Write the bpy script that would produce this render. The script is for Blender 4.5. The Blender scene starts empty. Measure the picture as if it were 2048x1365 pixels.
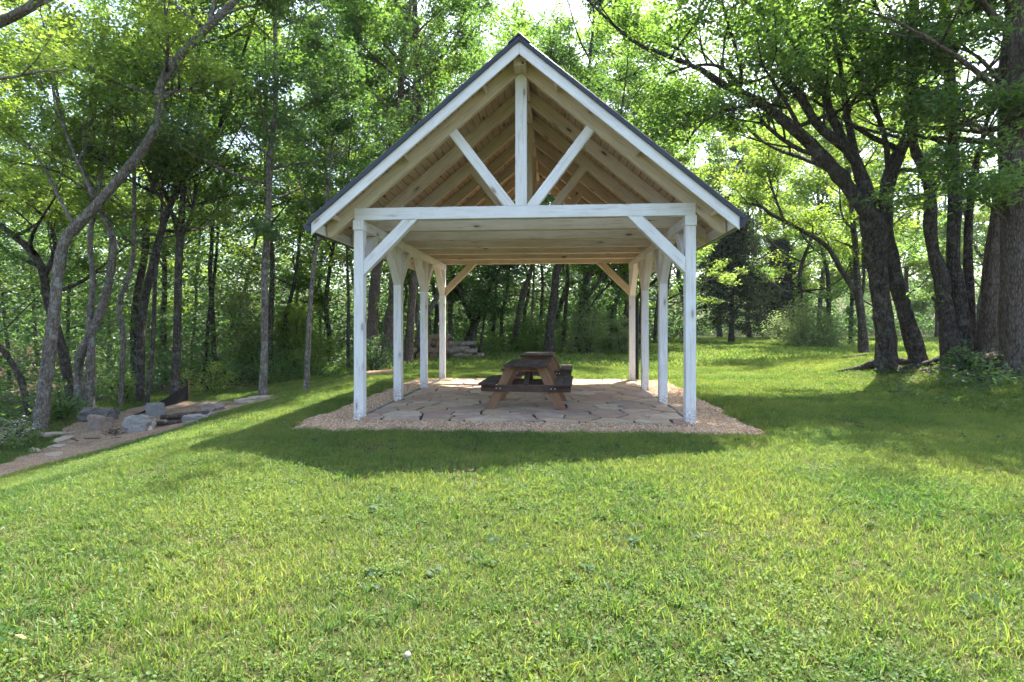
import bpy, bmesh, math, random
import numpy as np
from mathutils import Vector, Matrix
from mathutils import noise as mnoise

SEED = 7
random.seed(SEED)
RNG = np.random.default_rng(SEED)
SC = bpy.context.scene
COL = SC.collection
RAD = math.radians

# ------------------------------------------------------------------ camera
CAM_H = 1.46          # eye height above the lawn
FPX, CX, HY = 1138.0, 1024.0, 650.0      # 20 mm lens on a 2048 px wide frame, horizon row
cam_data = bpy.data.cameras.new('camera')
cam_data.sensor_width = 36.0
cam_data.lens = 36.0 * FPX / 2048.0
cam_data.shift_y = -(682.5 - HY) / 2048.0
cam_data.clip_start = 0.05
cam_data.clip_end = 3000.0
cam = bpy.data.objects.new('camera', cam_data)
cam.location = (0, 0, CAM_H)
cam.rotation_euler = (RAD(90), 0, 0)
COL.objects.link(cam)
SC.camera = cam

# ------------------------------------------------------------------ light
SUN_AZ, SUN_EL = 30.0, 60.0       # degrees: to the right of the view, above the horizon
world = bpy.data.worlds.new('World')
SC.world = world
world.use_nodes = True
wn = world.node_tree.nodes
bg = wn['Background']
sky = wn.new('ShaderNodeTexSky')
sky.sky_type = 'NISHITA'
sky.sun_disc = False
sky.sun_elevation = RAD(SUN_EL)
sky.sun_rotation = RAD(SUN_AZ)
sky.air_density = 1.0
sky.dust_density = 3.5
sky.ozone_density = 1.0
world.node_tree.links.new(sky.outputs[0], bg.inputs['Color'])
bg.inputs['Strength'].default_value = 0.15
sun_data = bpy.data.lights.new('sun', 'SUN')
sun_data.energy = 5.0
sun_data.angle = RAD(0.55)
sun_data.color = (1.0, 0.95, 0.86)
sun = bpy.data.objects.new('sun', sun_data)
COL.objects.link(sun)
_s = Vector((math.sin(RAD(SUN_AZ)) * math.cos(RAD(SUN_EL)), math.cos(RAD(SUN_AZ)) * math.cos(RAD(SUN_EL)), math.sin(RAD(SUN_EL))))
sun.rotation_euler = _s.to_track_quat('Z', 'Y').to_euler()
sun.location = (20, 30, 40)

SC.view_settings.view_transform = 'Standard'
SC.view_settings.look = 'None'
SC.view_settings.exposure = 1.98
SC.view_settings.gamma = 1.0
SC.view_settings.use_curve_mapping = False
SC.render.engine = 'CYCLES'
cy = SC.cycles
cy.max_bounces = 5
cy.diffuse_bounces = 4
cy.glossy_bounces = 2
cy.transmission_bounces = 4
cy.transparent_max_bounces = 4
cy.caustics_reflective = False
cy.caustics_refractive = False
cy.use_adaptive_sampling = True
cy.adaptive_threshold = 0.03
cy.use_denoising = True
try:
    cy.denoiser = 'OPENIMAGEDENOISE'
    cy.denoising_prefilter = 'ACCURATE'
except Exception:
    pass
cy.sample_clamp_indirect = 6.0

# ------------------------------------------------------------------ small maths
def sstep(t):
    t = np.clip(t, 0.0, 1.0)
    return t * t * (3 - 2 * t)

def P(px, py, d):
    """point at depth d (metres along the view) that the photograph shows at pixel px, py"""
    return Vector(((px - CX) / FPX * d, d, CAM_H - (py - HY) / FPX * d))

# pavilion frame
PAV_O = Vector((0.1355, 8.635, 0.0))
PAV_ROT = -RAD(4.45)
_c, _s2 = math.cos(PAV_ROT), math.sin(PAV_ROT)
def to_local(x, y):
    dx, dy = x - PAV_O.x, y - PAV_O.y
    return dx * _c + dy * _s2, -dx * _s2 + dy * _c
def to_world(lx, ly):
    return PAV_O.x + lx * _c - ly * _s2, PAV_O.y + lx * _s2 + ly * _c

def wob(x, y, s=1.0):
    return (np.sin(x * 1.7 * s + 0.6 * np.sin(y * 1.1 * s)) + np.sin(y * 2.1 * s + 1.3 + 0.7 * np.sin(x * 0.9 * s)) + np.sin((x + y) * 0.73 * s + 2.0)) / 3.0

def pad_mask(x, y):
    """1 inside the gravelled pad of the pavilion (with a loose edge)"""
    lx, ly = to_local(x, y)
    w = 0.09 * wob(x * 3.0, y * 3.0) + 0.05 * wob(x * 11.0, y * 9.0)
    flare = 0.22 * np.exp(-((ly + 0.45) / 0.35) ** 2)
    xl, xr = -3.38 + 0.5 * flare, 3.44 - 0.2 * flare
    d = np.minimum(np.minimum(lx - xl, xr - lx), np.minimum(ly + 0.72, 6.84 - ly))
    return d + w

def ter(x, y):
    """height of the ground"""
    x = np.asarray(x, float); y = np.asarray(y, float)
    amp = 1.15 - 0.45 * sstep((y - 11) / 8)
    z = -amp * sstep((-x - 2.9) / 6.6)
    edge = 12.0 + 0.10 * (y - 12)
    z = z - 1.55 * sstep((-x - edge) / 3.6)
    z = z + 2.4 * sstep((-x - 27.0) / 6.0)
    z = z + 0.62 * sstep((x - 7.0) / 4.5) * sstep((y - 5.0) / 5.0) * (1 - sstep((y - 16) / 8))
    z = z + 11.0 * sstep((y - 88) / 70.0)
    und = 0.035 * wob(x * 0.55, y * 0.6) + 0.012 * wob(x * 2.3, y * 2.1)
    z = z + und * sstep((np.abs(x) + np.abs(y - 2)) / 4)
    pad = sstep((pad_mask(x, y) + 0.5) / 0.5)
    z = z * (1 - pad) + pad * (-0.06)
    return z

def G(px, py, dmax=90.0):
    """where the sight line through a pixel meets the ground"""
    ds = np.linspace(1.5, dmax, 4000)
    xs = (px - CX) / FPX * ds
    zs = CAM_H - (py - HY) / FPX * ds
    below = np.nonzero(zs <= ter(xs, ds))[0]
    d = ds[below[0]] if len(below) else dmax
    return Vector(((px - CX) / FPX * d, d, float(ter((px - CX) / FPX * d, d))))

# lawn / wood boundary behind: y of the wood's edge for each x
_WX = np.array([-40, -14, -10, -7.5, -5.5, -3.5, 0, 4, 6.5, 9, 12, 60])
_WY = np.array([13, 15.5, 17.5, 20, 23.5, 26.5, 27.5, 29, 33, 60, 72, 78])
def wood_edge(x):
    return np.interp(x, _WX, _WY)

PATH_PX = [(-60, 990), (0, 957), (90, 934), (200, 904), (300, 876), (380, 852), (430, 832), (470, 818), (560, 797), (548, 790), (480, 803), (420, 803), (350, 806), (290, 812), (225, 830), (150, 846), (128, 860), (110, 876), (112, 892), (84, 904), (40, 917), (0, 930), (-60, 946)]
PATH_POLY = [G(a, b).xy for a, b in PATH_PX]
_PP = np.array([(p.x, p.y) for p in PATH_POLY])
def in_poly(x, y, poly):
    x = np.asarray(x, float); y = np.asarray(y, float)
    ins = np.zeros(x.shape, bool)
    n = len(poly); j = n - 1
    for i in range(n):
        xi, yi = poly[i]; xj, yj = poly[j]
        c = ((yi > y) != (yj > y)) & (x < (xj - xi) * (y - yi) / (yj - yi + 1e-12) + xi)
        ins ^= c; j = i
    return ins
def on_path(x, y):
    return in_poly(x + 0.10 * wob(x * 4, y * 4) + 0.05 * wob(x * 13, y * 12), y + 0.10 * wob(x * 5 + 3, y * 4), _PP)

def wood_floor(x, y):
    """0 lawn .. 1 bare wood floor"""
    x = np.asarray(x, float); y = np.asarray(y, float)
    w = 0.8 * wob(x * 0.8, y * 0.7)
    a = sstep((y - wood_edge(x) + w) / 1.6)
    b = sstep((-x - (10.6 + 0.05 * y) + 0.5 * w) / 1.2)
    return np.maximum(a, b) * (1 - sstep((y - 80) / 10))

def bank_dirt(x, y):
    """patchy bare soil under the trees on the right"""
    r = np.sqrt(((x - 11.0) / 3.4) ** 2 + ((y - 12.6) / 2.7) ** 2)
    return np.clip(1.25 - r, 0, 1)

# ------------------------------------------------------------------ object helpers
def tag(o, label=None, cat=None, group=None, kind=None):
    if label: o['label'] = label
    if cat: o['category'] = cat
    if group: o['group'] = group
    if kind: o['kind'] = kind
    return o

def empty(name, loc=(0, 0, 0), rot=(0, 0, 0)):
    o = bpy.data.objects.new(name, None)
    o.location = loc; o.rotation_euler = rot
    o.empty_display_size = 0.2
    COL.objects.link(o)
    return o

MLOC = {}
def link(name, me, mat=None, parent=None, matrix=None):
    if mat is not None and not me.materials: me.materials.append(mat)
    o = bpy.data.objects.new(name, me)
    COL.objects.link(o)
    if parent is not None: o.parent = parent
    if matrix is not None:
        o.matrix_local = matrix; MLOC[o.name] = matrix.copy()
    return o

def np_mesh(name, verts, faces, tint=None, smooth=False):
    """mesh from numpy arrays; faces (n,3) or (n,4)"""
    verts = np.asarray(verts, np.float32); faces = np.asarray(faces, np.int32)
    me = bpy.data.meshes.new(name)
    k = faces.shape[1]
    me.vertices.add(len(verts)); me.vertices.foreach_set('co', verts.ravel())
    me.loops.add(faces.size); me.loops.foreach_set('vertex_index', faces.ravel())
    me.polygons.add(len(faces))
    me.polygons.foreach_set('loop_start', np.arange(0, faces.size, k, dtype=np.int32))
    me.polygons.foreach_set('loop_total', np.full(len(faces), k, np.int32))
    if smooth: me.polygons.foreach_set('use_smooth', np.ones(len(faces), bool))
    if tint is not None:
        at = me.attributes.new('tint', 'FLOAT', 'POINT')
        at.data.foreach_set('value', np.asarray(tint, np.float32))
    me.update(calc_edges=True)
    return me

def pd_mesh(name, verts, faces, smooth=False):
    me = bpy.data.meshes.new(name)
    me.from_pydata([tuple(v) for v in verts], [], faces)
    if smooth:
        for p in me.polygons: p.use_smooth = True
    me.update()
    return me

def bm_mesh(name, bm, smooth=False):
    bmesh.ops.recalc_face_normals(bm, faces=bm.faces)
    me = bpy.data.meshes.new(name)
    bm.to_mesh(me); bm.free()
    if smooth:
        for p in me.polygons: p.use_smooth = True
    return me

# ------------------------------------------------------------------ materials
class NT:
    def __init__(self, name):
        self.m = bpy.data.materials.new(name); self.m.use_nodes = True
        self.t = self.m.node_tree; self.n = self.t.nodes; self.l = self.t.links
        self.n.clear()
        self.out = self.n.new('ShaderNodeOutputMaterial')
    def add(self, t, **kw):
        nd = self.n.new(t)
        for k, v in kw.items():
            if k.startswith('i_'):
                key = k[2:]
                key = int(key) if key.isdigit() else key.replace('_', ' ')
                nd.inputs[key].default_value = v
            else: setattr(nd, k, v)
        return nd
    def c(self, a, b): self.l.new(a, b)
    def ramp(self, fac, stops, interp='LINEAR'):
        r = self.n.new('ShaderNodeValToRGB'); r.color_ramp.interpolation = interp
        e = r.color_ramp.elements
        while len(e) > 1: e.remove(e[-1])
        e[0].position = stops[0][0]; e[0].color = (*stops[0][1], 1)
        for p, col in stops[1:]:
            q = e.new(p); q.color = (*col, 1)
        self.c(fac, r.inputs[0]); return r.outputs[0]
    def mapping(self, src, scale=(1, 1, 1), loc=None):
        mp = self.n.new('ShaderNodeMapping'); mp.inputs['Scale'].default_value = scale
        self.c(src, mp.inputs['Vector'])
        if loc is not None: self.c(loc, mp.inputs['Location'])
        return mp.outputs[0]
    def noise(self, vec, scale, detail=4, rough=0.55, dist=0.0):
        nd = self.n.new('ShaderNodeTexNoise')
        nd.inputs['Scale'].default_value = scale; nd.inputs['Detail'].default_value = detail
        nd.inputs['Roughness'].default_value = rough; nd.inputs['Distortion'].default_value = dist
        if vec is not None: self.c(vec, nd.inputs['Vector'])
        return nd.outputs[0]
    def voro(self, vec, scale, feature='F1', rnd=1.0):
        nd = self.n.new('ShaderNodeTexVoronoi'); nd.feature = feature
        nd.inputs['Scale'].default_value = scale; nd.inputs['Randomness'].default_value = rnd
        self.c(vec, nd.inputs['Vector']); return nd
    def mix(self, fac, a, b, mode='MIX'):
        m = self.n.new('ShaderNodeMix'); m.data_type = 'RGBA'; m.blend_type = mode
        for s, v in ((0, fac), (6, a), (7, b)):
            if hasattr(v, 'is_linked'): self.c(v, m.inputs[s])
            elif s == 0: m.inputs[0].default_value = v
            else: m.inputs[s].default_value = (*v, 1)
        return m.outputs[2]
    def math(self, op, a, b=None, clamp=False):
        m = self.n.new('ShaderNodeMath'); m.operation = op; m.use_clamp = clamp
        for s, v in ((0, a), (1, b)):
            if v is None: continue
            if hasattr(v, 'is_linked'): self.c(v, m.inputs[s])
            else: m.inputs[s].default_value = v
        return m.outputs[0]
    def bump(self, h, strength=0.4, dist=0.02):
        b = self.n.new('ShaderNodeBump'); b.inputs['Strength'].default_value = strength
        b.inputs['Distance'].default_value = dist
        self.c(h, b.inputs['Height']); return b.outputs[0]
    def principled(self, col, rough=0.7, normal=None, spec=0.3, metallic=0.0):
        p = self.n.new('ShaderNodeBsdfPrincipled')
        for key, v in (('Base Color', col), ('Roughness', rough)):
            if hasattr(v, 'is_linked'): self.c(v, p.inputs[key])
            elif key == 'Base Color': p.inputs[key].default_value = (*v, 1)
            else: p.inputs[key].default_value = v
        p.inputs['Specular IOR Level'].default_value = spec
        p.inputs['Metallic'].default_value = metallic
        if normal is not None: self.c(normal, p.inputs['Normal'])
        self.c(p.outputs[0], self.out.inputs['Surface'])
        return p

def obj_random(nt):
    oi = nt.add('ShaderNodeObjectInfo')
    cx = nt.add('ShaderNodeCombineXYZ')
    for i, k in enumerate((37.0, 61.0, 23.0)):
        nt.c(nt.math('MULTIPLY', oi.outputs['Random'], k), cx.inputs[i])
    return oi.outputs['Random'], cx.outputs[0]

def mat_painted_wood(name, paint, wood, knot, cover=0.75, rough=0.75, knotshow=0.6, foot=None):
    """whitewashed pine: grain along local X, knots, thin paint"""
    nt = NT(name)
    tc = nt.add('ShaderNodeTexCoord'); rnd, off = obj_random(nt)
    v = nt.mapping(tc.outputs['Object'], (1, 1, 1), off)
    grain_v = nt.mapping(v, (1.3, 26, 26))
    warp = nt.noise(nt.mapping(v, (0.7, 3, 3)), 2.0, 2)
    grain = nt.noise(grain_v, 1.6, 6, 0.62, 0.8)
    fine = nt.noise(nt.mapping(v, (3, 90, 90)), 1.5, 3)
    kn = nt.voro(nt.mapping(v, (1.7, 5.0, 5.0)), 1.0, 'F1')
    kd = kn.outputs['Distance']
    kmask = nt.ramp(nt.math('ADD', kd, nt.math('MULTIPLY', nt.math('SUBTRACT', fine, 0.5), 0.05)), [(0.0, (1, 1, 1)), (0.085, (0.9, 0.9, 0.9)), (0.13, (0.25, 0.25, 0.25)), (0.24, (0, 0, 0))])
    rings = nt.math('MULTIPLY', nt.ramp(kd, [(0.0, (1, 1, 1)), (0.35, (0, 0, 0))]), nt.math('ABSOLUTE', nt.math('SINE', nt.math('MULTIPLY', kd, 95.0))))
    wc = nt.mix(nt.ramp(grain, [(0.35, (0, 0, 0)), (0.7, (1, 1, 1))]), wood, tuple(c * 0.62 for c in wood))
    wc = nt.mix(nt.math('MULTIPLY', rings, 0.5), wc, tuple(c * 0.5 for c in knot))
    wc = nt.mix(kmask, wc, knot)
    blot = nt.noise(v, 2.6, 5, 0.6)
    cov = nt.math('SUBTRACT', nt.math('ADD', cover, nt.math('MULTIPLY', nt.math('SUBTRACT', blot, 0.5), 0.55)), nt.math('MULTIPLY', nt.ramp(grain, [(0.5, (0, 0, 0)), (0.72, (1, 1, 1))]), 0.36))
    cov = nt.math('SUBTRACT', cov, nt.math('MULTIPLY', kmask, knotshow), clamp=True)
    pc = nt.mix(nt.math('MULTIPLY', rnd, 0.5), paint, tuple(c * 0.88 for c in paint))
    col = nt.mix(cov, wc, pc)
    # small chips and dents
    ch = nt.voro(nt.mapping(v, (5, 13, 13)), 1.3, 'F1')
    chip = nt.ramp(nt.math('ADD', ch.outputs['Distance'], nt.math('MULTIPLY', fine, 0.06)), [(0.0, (1, 1, 1)), (0.075, (1, 1, 1)), (0.10, (0, 0, 0))])
    chip = nt.math('MULTIPLY', chip, nt.ramp(nt.noise(v, 1.1, 2), [(0.52, (0, 0, 0)), (0.6, (1, 1, 1))]))
    col = nt.mix(nt.math('MULTIPLY', chip, 0.7), col, tuple(c * 0.45 for c in wood))
    if foot is not None:
        sx_ = nt.add('ShaderNodeSeparateXYZ'); nt.c(tc.outputs['Object'], sx_.inputs[0])
        up_ = nt.math('ADD', nt.math('SUBTRACT', sx_.outputs[0], foot), nt.math('MULTIPLY', nt.math('SUBTRACT', blot, 0.5), 0.45))
        dm = nt.ramp(up_, [(0.05, (0.75, 0.75, 0.75)), (0.22, (0.3, 0.3, 0.3)), (0.45, (0, 0, 0))])
        spots = nt.ramp(nt.noise(v, 38.0, 4, 0.7), [(0.42, (0, 0, 0)), (0.6, (1, 1, 1))])
        col = nt.mix(nt.math('MULTIPLY', dm, spots), col, (0.22, 0.17, 0.12))
    crk = nt.ramp(nt.noise(nt.mapping(v, (0.5, 42, 42)), 1.0, 2), [(0.68, (0, 0, 0)), (0.72, (1, 1, 1))])
    col = nt.mix(nt.math('MULTIPLY', crk, 0.55), col, tuple(c * 0.4 for c in wood))
    h = nt.math('ADD', nt.math('MULTIPLY', grain, 0.5), nt.math('MULTIPLY', fine, 0.5))
    nt.principled(col, rough, nt.bump(nt.math('SUBTRACT', h, nt.math('MULTIPLY', chip, 0.6)), 0.25, 0.006), 0.25)
    return nt.m

def mat_weathered(name, a, b, grey, greyamt=0.5):
    nt = NT(name)
    tc = nt.add('ShaderNodeTexCoord'); rnd, off = obj_random(nt)
    v = nt.mapping(tc.outputs['Object'], (1, 1, 1), off)
    grain = nt.noise(nt.mapping(v, (1.6, 34, 34)), 1.8, 6, 0.65, 1.0)
    blot = nt.noise(v, 5.0, 5, 0.6)
    col = nt.mix(nt.ramp(grain, [(0.3, (0, 0, 0)), (0.7, (1, 1, 1))]), a, b)
    geo = nt.add('ShaderNodeNewGeometry')
    sep = nt.add('ShaderNodeSeparateXYZ'); nt.c(geo.outputs['True Normal'], sep.inputs[0])
    top = nt.ramp(sep.outputs[2], [(0.3, (0, 0, 0)), (0.8, (1, 1, 1))])
    g = nt.math('MULTIPLY', nt.math('ADD', nt.math('MULTIPLY', top, greyamt), nt.ramp(blot, [(0.5, (0, 0, 0)), (0.75, (0.5, 0.5, 0.5))])), 1.0, clamp=True)
    col = nt.mix(g, col, grey)
    crack = nt.ramp(nt.noise(nt.mapping(v, (0.8, 50, 50)), 1.2, 3), [(0.62, (0, 0, 0)), (0.70, (1, 1, 1))])
    col = nt.mix(nt.math('MULTIPLY', crack, 0.7), col, (0.02, 0.014, 0.010))
    nt.principled(col, 0.8, nt.bump(nt.math('SUBTRACT', grain, crack), 0.5, 0.008), 0.2)
    return nt.m

def mat_plain(name, col, rough=0.5, var=0.15, scale=8.0, metallic=0.0, spec=0.4, bump=0.15):
    nt = NT(name)
    tc = nt.add('ShaderNodeTexCoord')
    n = nt.noise(tc.outputs['Object'], scale, 5)
    c = nt.mix(nt.ramp(n, [(0.3, (0, 0, 0)), (0.7, (1, 1, 1))]), tuple(x * (1 - var) for x in col), tuple(min(1, x * (1 + var)) for x in col))
    nt.principled(c, rough, nt.bump(n, bump, 0.01), spec, metallic)
    return nt.m

def mat_stone(name, cols, rough=0.85, scale=3.0, lichen=None):
    """sandstone: bedded layers, blotches, per-stone colour"""
    nt = NT(name)
    tc = nt.add('ShaderNodeTexCoord'); rnd, off = obj_random(nt)
    v = nt.mapping(tc.outputs['Object'], (1, 1, 1), off)
    n1 = nt.noise(v, scale, 6, 0.62, 0.6)
    n2 = nt.noise(nt.mapping(v, (1, 1, 5)), scale * 2.2, 5, 0.65)
    fine = nt.noise(v, scale * 22, 4, 0.7)
    k = len(cols)
    base = nt.ramp(rnd, [(i / k, c) for i, c in enumerate(cols)], 'CONSTANT')
    alt = nt.ramp(nt.math('FRACT', nt.math('MULTIPLY', rnd, 7.31)), [(i / k, c) for i, c in enumerate(cols)], 'CONSTANT')
    col = nt.mix(nt.ramp(n1, [(0.42, (0, 0, 0)), (0.62, (1, 1, 1))]), base, alt)
    col = nt.mix(nt.ramp(n2, [(0.45, (0, 0, 0)), (0.75, (0.55, 0.55, 0.55))]), col, (0.16, 0.14, 0.12))
    col = nt.mix(nt.math('MULTIPLY', nt.math('SUBTRACT', fine, 0.35), 0.7, clamp=True), col, (0.62, 0.58, 0.52))
    if lichen:
        lm = nt.ramp(nt.noise(v, scale * 1.7, 6, 0.7), [(0.55, (0, 0, 0)), (0.66, (1, 1, 1))])
        col = nt.mix(nt.math('MULTIPLY', lm, 0.75), col, lichen)
    nt.principled(col, rough, nt.bump(nt.math('ADD', nt.math('MULTIPLY', n2, 0.7), nt.math('MULTIPLY', fine, 0.4)), 0.55, 0.02), 0.25)
    return nt.m

def mat_bark(name, dark, light, lichen, ridge=1.0, moss=0.3, lich=0.5):
    nt = NT(name)
    tc = nt.add('ShaderNodeTexCoord'); rnd, off = obj_random(nt)
    v = nt.mapping(tc.outputs['Object'], (1, 1, 1), off)
    warp = nt.noise(v, 3.0, 3)
    rid = nt.noise(nt.mapping(v, (9 * ridge, 9 * ridge, 1.7)), 2.0, 7, 0.68, 0.7)
    plate = nt.voro(nt.mapping(v, (13 * ridge, 13 * ridge, 4.5)), 1.6, 'DISTANCE_TO_EDGE').outputs['Distance']
    h = nt.math('ADD', rid, nt.math('MULTIPLY', nt.math('MINIMUM', plate, 0.35), 1.0))
    col = nt.mix(nt.ramp(h, [(0.42, (0, 0, 0)), (0.85, (1, 1, 1))]), dark, light)
    lm = nt.ramp(nt.noise(v, 5.5, 6, 0.72), [(0.52, (0, 0, 0)), (0.62, (1, 1, 1))])
    col = nt.mix(nt.math('MULTIPLY', lm, lich), col, lichen)
    mm = nt.ramp(nt.noise(nt.mapping(v, (1, 1, 0.5)), 1.6, 5, 0.6), [(0.52, (0, 0, 0)), (0.68, (1, 1, 1))])
    col = nt.mix(nt.math('MULTIPLY', mm, moss), col, (0.028, 0.034, 0.012))
    nt.principled(col, 0.9, nt.bump(h, 0.9, 0.035), 0.15)
    return nt.m

def mat_leaf(name, c0, c1, t0, t1, trans=0.5, gloss=0.05, world_var=0.0):
    """leaf: diffuse + light coming through, colour from the per-leaf tint"""
    nt = NT(name)
    at = nt.add('ShaderNodeAttribute', attribute_name='tint')
    f = at.outputs['Fac']
    if world_var:
        geo = nt.add('ShaderNodeNewGeometry')
        wnz = nt.noise(geo.outputs['Position'], world_var, 3)
        oi = nt.add('ShaderNodeObjectInfo')
        f = nt.math('ADD', nt.math('MULTIPLY', f, 0.5), nt.math('ADD', nt.math('MULTIPLY', nt.math('SUBTRACT', wnz, 0.43), 2.1), nt.math('MULTIPLY', nt.math('SUBTRACT', oi.outputs['Random'], 0.25), 0.5)), clamp=True)
    dc = nt.mix(f, c0, c1); tcx = nt.mix(f, t0, t1)
    d = nt.add('ShaderNodeBsdfDiffuse'); nt.c(dc, d.inputs[0])
    t = nt.add('ShaderNodeBsdfTranslucent'); nt.c(tcx, t.inputs[0])
    m = nt.add('ShaderNodeMixShader', i_0=trans); nt.c(d.outputs[0], m.inputs[1]); nt.c(t.outputs[0], m.inputs[2])
    g = nt.add('ShaderNodeBsdfGlossy', i_Roughness=0.5); g.inputs[0].default_value = (0.36, 0.38, 0.38, 1)
    m2 = nt.add('ShaderNodeMixShader', i_0=gloss); nt.c(m.outputs[0], m2.inputs[1]); nt.c(g.outputs[0], m2.inputs[2])
    nt.c(m2.outputs[0], nt.out.inputs['Surface'])
    return nt.m

M = {}
M['white'] = mat_painted_wood('whitewashed_timber', (0.87, 0.87, 0.87), (0.50, 0.40, 0.27), (0.22, 0.12, 0.06), 0.86)
M['white_post'] = mat_painted_wood('whitewashed_post', (0.86, 0.86, 0.86), (0.50, 0.40, 0.27), (0.22, 0.12, 0.06), 0.86, foot=-1.42)
M['white_in'] = mat_painted_wood('whitewashed_timber_warm_bounce', (0.80, 0.735, 0.61), (0.58, 0.41, 0.22), (0.16, 0.065, 0.03), 0.62)  # thinner whitewash; warm bounced light is also put into the paint colour
M['deck'] = mat_painted_wood('whitewashed_board_warm_bounce', (0.70, 0.57, 0.42), (0.48, 0.31, 0.16), (0.10, 0.045, 0.02), 0.48)  # thin whitewash on boards, its tan tone also carrying bounced light
M['metal'] = mat_plain('dark_roof_metal', (0.022, 0.026, 0.038), 0.38, 0.2, 3.0, 0.0, 0.5, 0.05)
M['plastic'] = mat_plain('black_plastic', (0.008, 0.008, 0.009), 0.6, 0.2, 6.0)
M['table_top'] = mat_weathered('weathered_table_top', (0.095, 0.060, 0.042), (0.045, 0.030, 0.024), (0.085, 0.075, 0.069), 0.6)
M['table_leg'] = mat_weathered('brown_table_leg', (0.30, 0.165, 0.088), (0.17, 0.088, 0.050), (0.12, 0.085, 0.065), 0.3)
M['table_beam'] = mat_weathered('dark_table_beam', (0.115, 0.065, 0.045), (0.045, 0.030, 0.024), (0.11, 0.095, 0.085), 0.3)
M['steel'] = mat_plain('zinc_bolt', (0.55, 0.56, 0.58), 0.35, 0.1, 20, 0.9)
M['flag'] = mat_stone('sandstone_flag', [(0.39, 0.255, 0.155), (0.31, 0.205, 0.135), (0.46, 0.365, 0.255), (0.35, 0.205, 0.14), (0.41, 0.30, 0.155), (0.24, 0.18, 0.135), (0.38, 0.265, 0.185)], 0.8, 2.4)
M['boulder'] = mat_stone('grey_boulder', [(0.20, 0.195, 0.19), (0.23, 0.215, 0.20), (0.17, 0.165, 0.16)], 0.9, 2.0, (0.30, 0.30, 0.28))
M['boulder_dark'] = mat_stone('dark_boulder', [(0.10, 0.095, 0.09), (0.085, 0.08, 0.075)], 0.9, 2.2, (0.25, 0.25, 0.23))
M['boulder_brown'] = mat_stone('brown_boulder', [(0.24, 0.175, 0.13), (0.20, 0.14, 0.10), (0.27, 0.225, 0.19)], 0.9, 2.2, (0.28, 0.265, 0.25))
M['slab'] = mat_stone('tan_flat_stone', [(0.33, 0.28, 0.20), (0.30, 0.25, 0.18), (0.36, 0.31, 0.25)], 0.9, 3.0)
M['bark_grey'] = mat_bark('grey_lichen_bark', (0.075, 0.06, 0.048), (0.24, 0.205, 0.17), (0.33, 0.35, 0.32), 1.0, 0.35, 0.6)
M['bark_dark'] = mat_bark('dark_bark', (0.022, 0.018, 0.015), (0.105, 0.087, 0.070), (0.19, 0.185, 0.165), 1.0, 0.5, 0.5)
M['bark_brown'] = mat_bark('furrowed_brown_bark', (0.045, 0.034, 0.028), (0.19, 0.145, 0.115), (0.20, 0.195, 0.165), 1.3, 0.25, 0.35)
M['log_end'] = mat_plain('cut_log_end', (0.33, 0.20, 0.11), 0.8, 0.3, 10)
M['leaf_bright'] = mat_leaf('yellow_green_leaf', (0.075, 0.140, 0.030), (0.13, 0.195, 0.046), (0.25, 0.42, 0.04), (0.46, 0.60, 0.075), 0.56, 0.10)
M['leaf_mid'] = mat_leaf('green_leaf', (0.046, 0.105, 0.030), (0.090, 0.155, 0.046), (0.14, 0.31, 0.038), (0.33, 0.51, 0.065), 0.53, 0.12)
M['leaf_deep'] = mat_leaf('deep_green_leaf', (0.036, 0.086, 0.033), (0.070, 0.130, 0.047), (0.09, 0.22, 0.036), (0.23, 0.40, 0.055), 0.48, 0.14)
M['leaf_cedar'] = mat_leaf('cedar_needle', (0.018, 0.036, 0.020), (0.050, 0.068, 0.030), (0.02, 0.04, 0.015), (0.06, 0.085, 0.03), 0.25, 0.02)
M['leaf_pale'] = mat_leaf('pale_leaf', (0.12, 0.17, 0.06), (0.22, 0.27, 0.12), (0.22, 0.34, 0.08), (0.42, 0.52, 0.16), 0.48, 0.08)
M['leaf_flower'] = mat_leaf('white_flower_head', (0.62, 0.62, 0.56), (0.75, 0.75, 0.70), (0.5, 0.5, 0.45), (0.6, 0.6, 0.55), 0.3, 0.02)
M['grass'] = mat_leaf('lawn_blade', (0.044, 0.110, 0.024), (0.162, 0.205, 0.050), (0.10, 0.245, 0.032), (0.385, 0.475, 0.075), 0.48, 0.05, 0.75)
M['grass_dry'] = mat_leaf('dry_blade', (0.20, 0.17, 0.08), (0.30, 0.25, 0.14), (0.25, 0.2, 0.08), (0.35, 0.3, 0.14), 0.4, 0.03)
M['clover'] = mat_leaf('clover_leaf', (0.050, 0.112, 0.026), (0.125, 0.18, 0.045), (0.11, 0.24, 0.03), (0.28, 0.40, 0.06), 0.42, 0.03, 0.8)
M['weed'] = mat_leaf('broad_weed_leaf', (0.055, 0.10, 0.045), (0.10, 0.145, 0.07), (0.08, 0.14, 0.03), (0.16, 0.22, 0.05), 0.35, 0.02)
M['fence'] = mat_plain('black_fabric', (0.010, 0.010, 0.011), 0.8, 0.3, 30)
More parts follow.
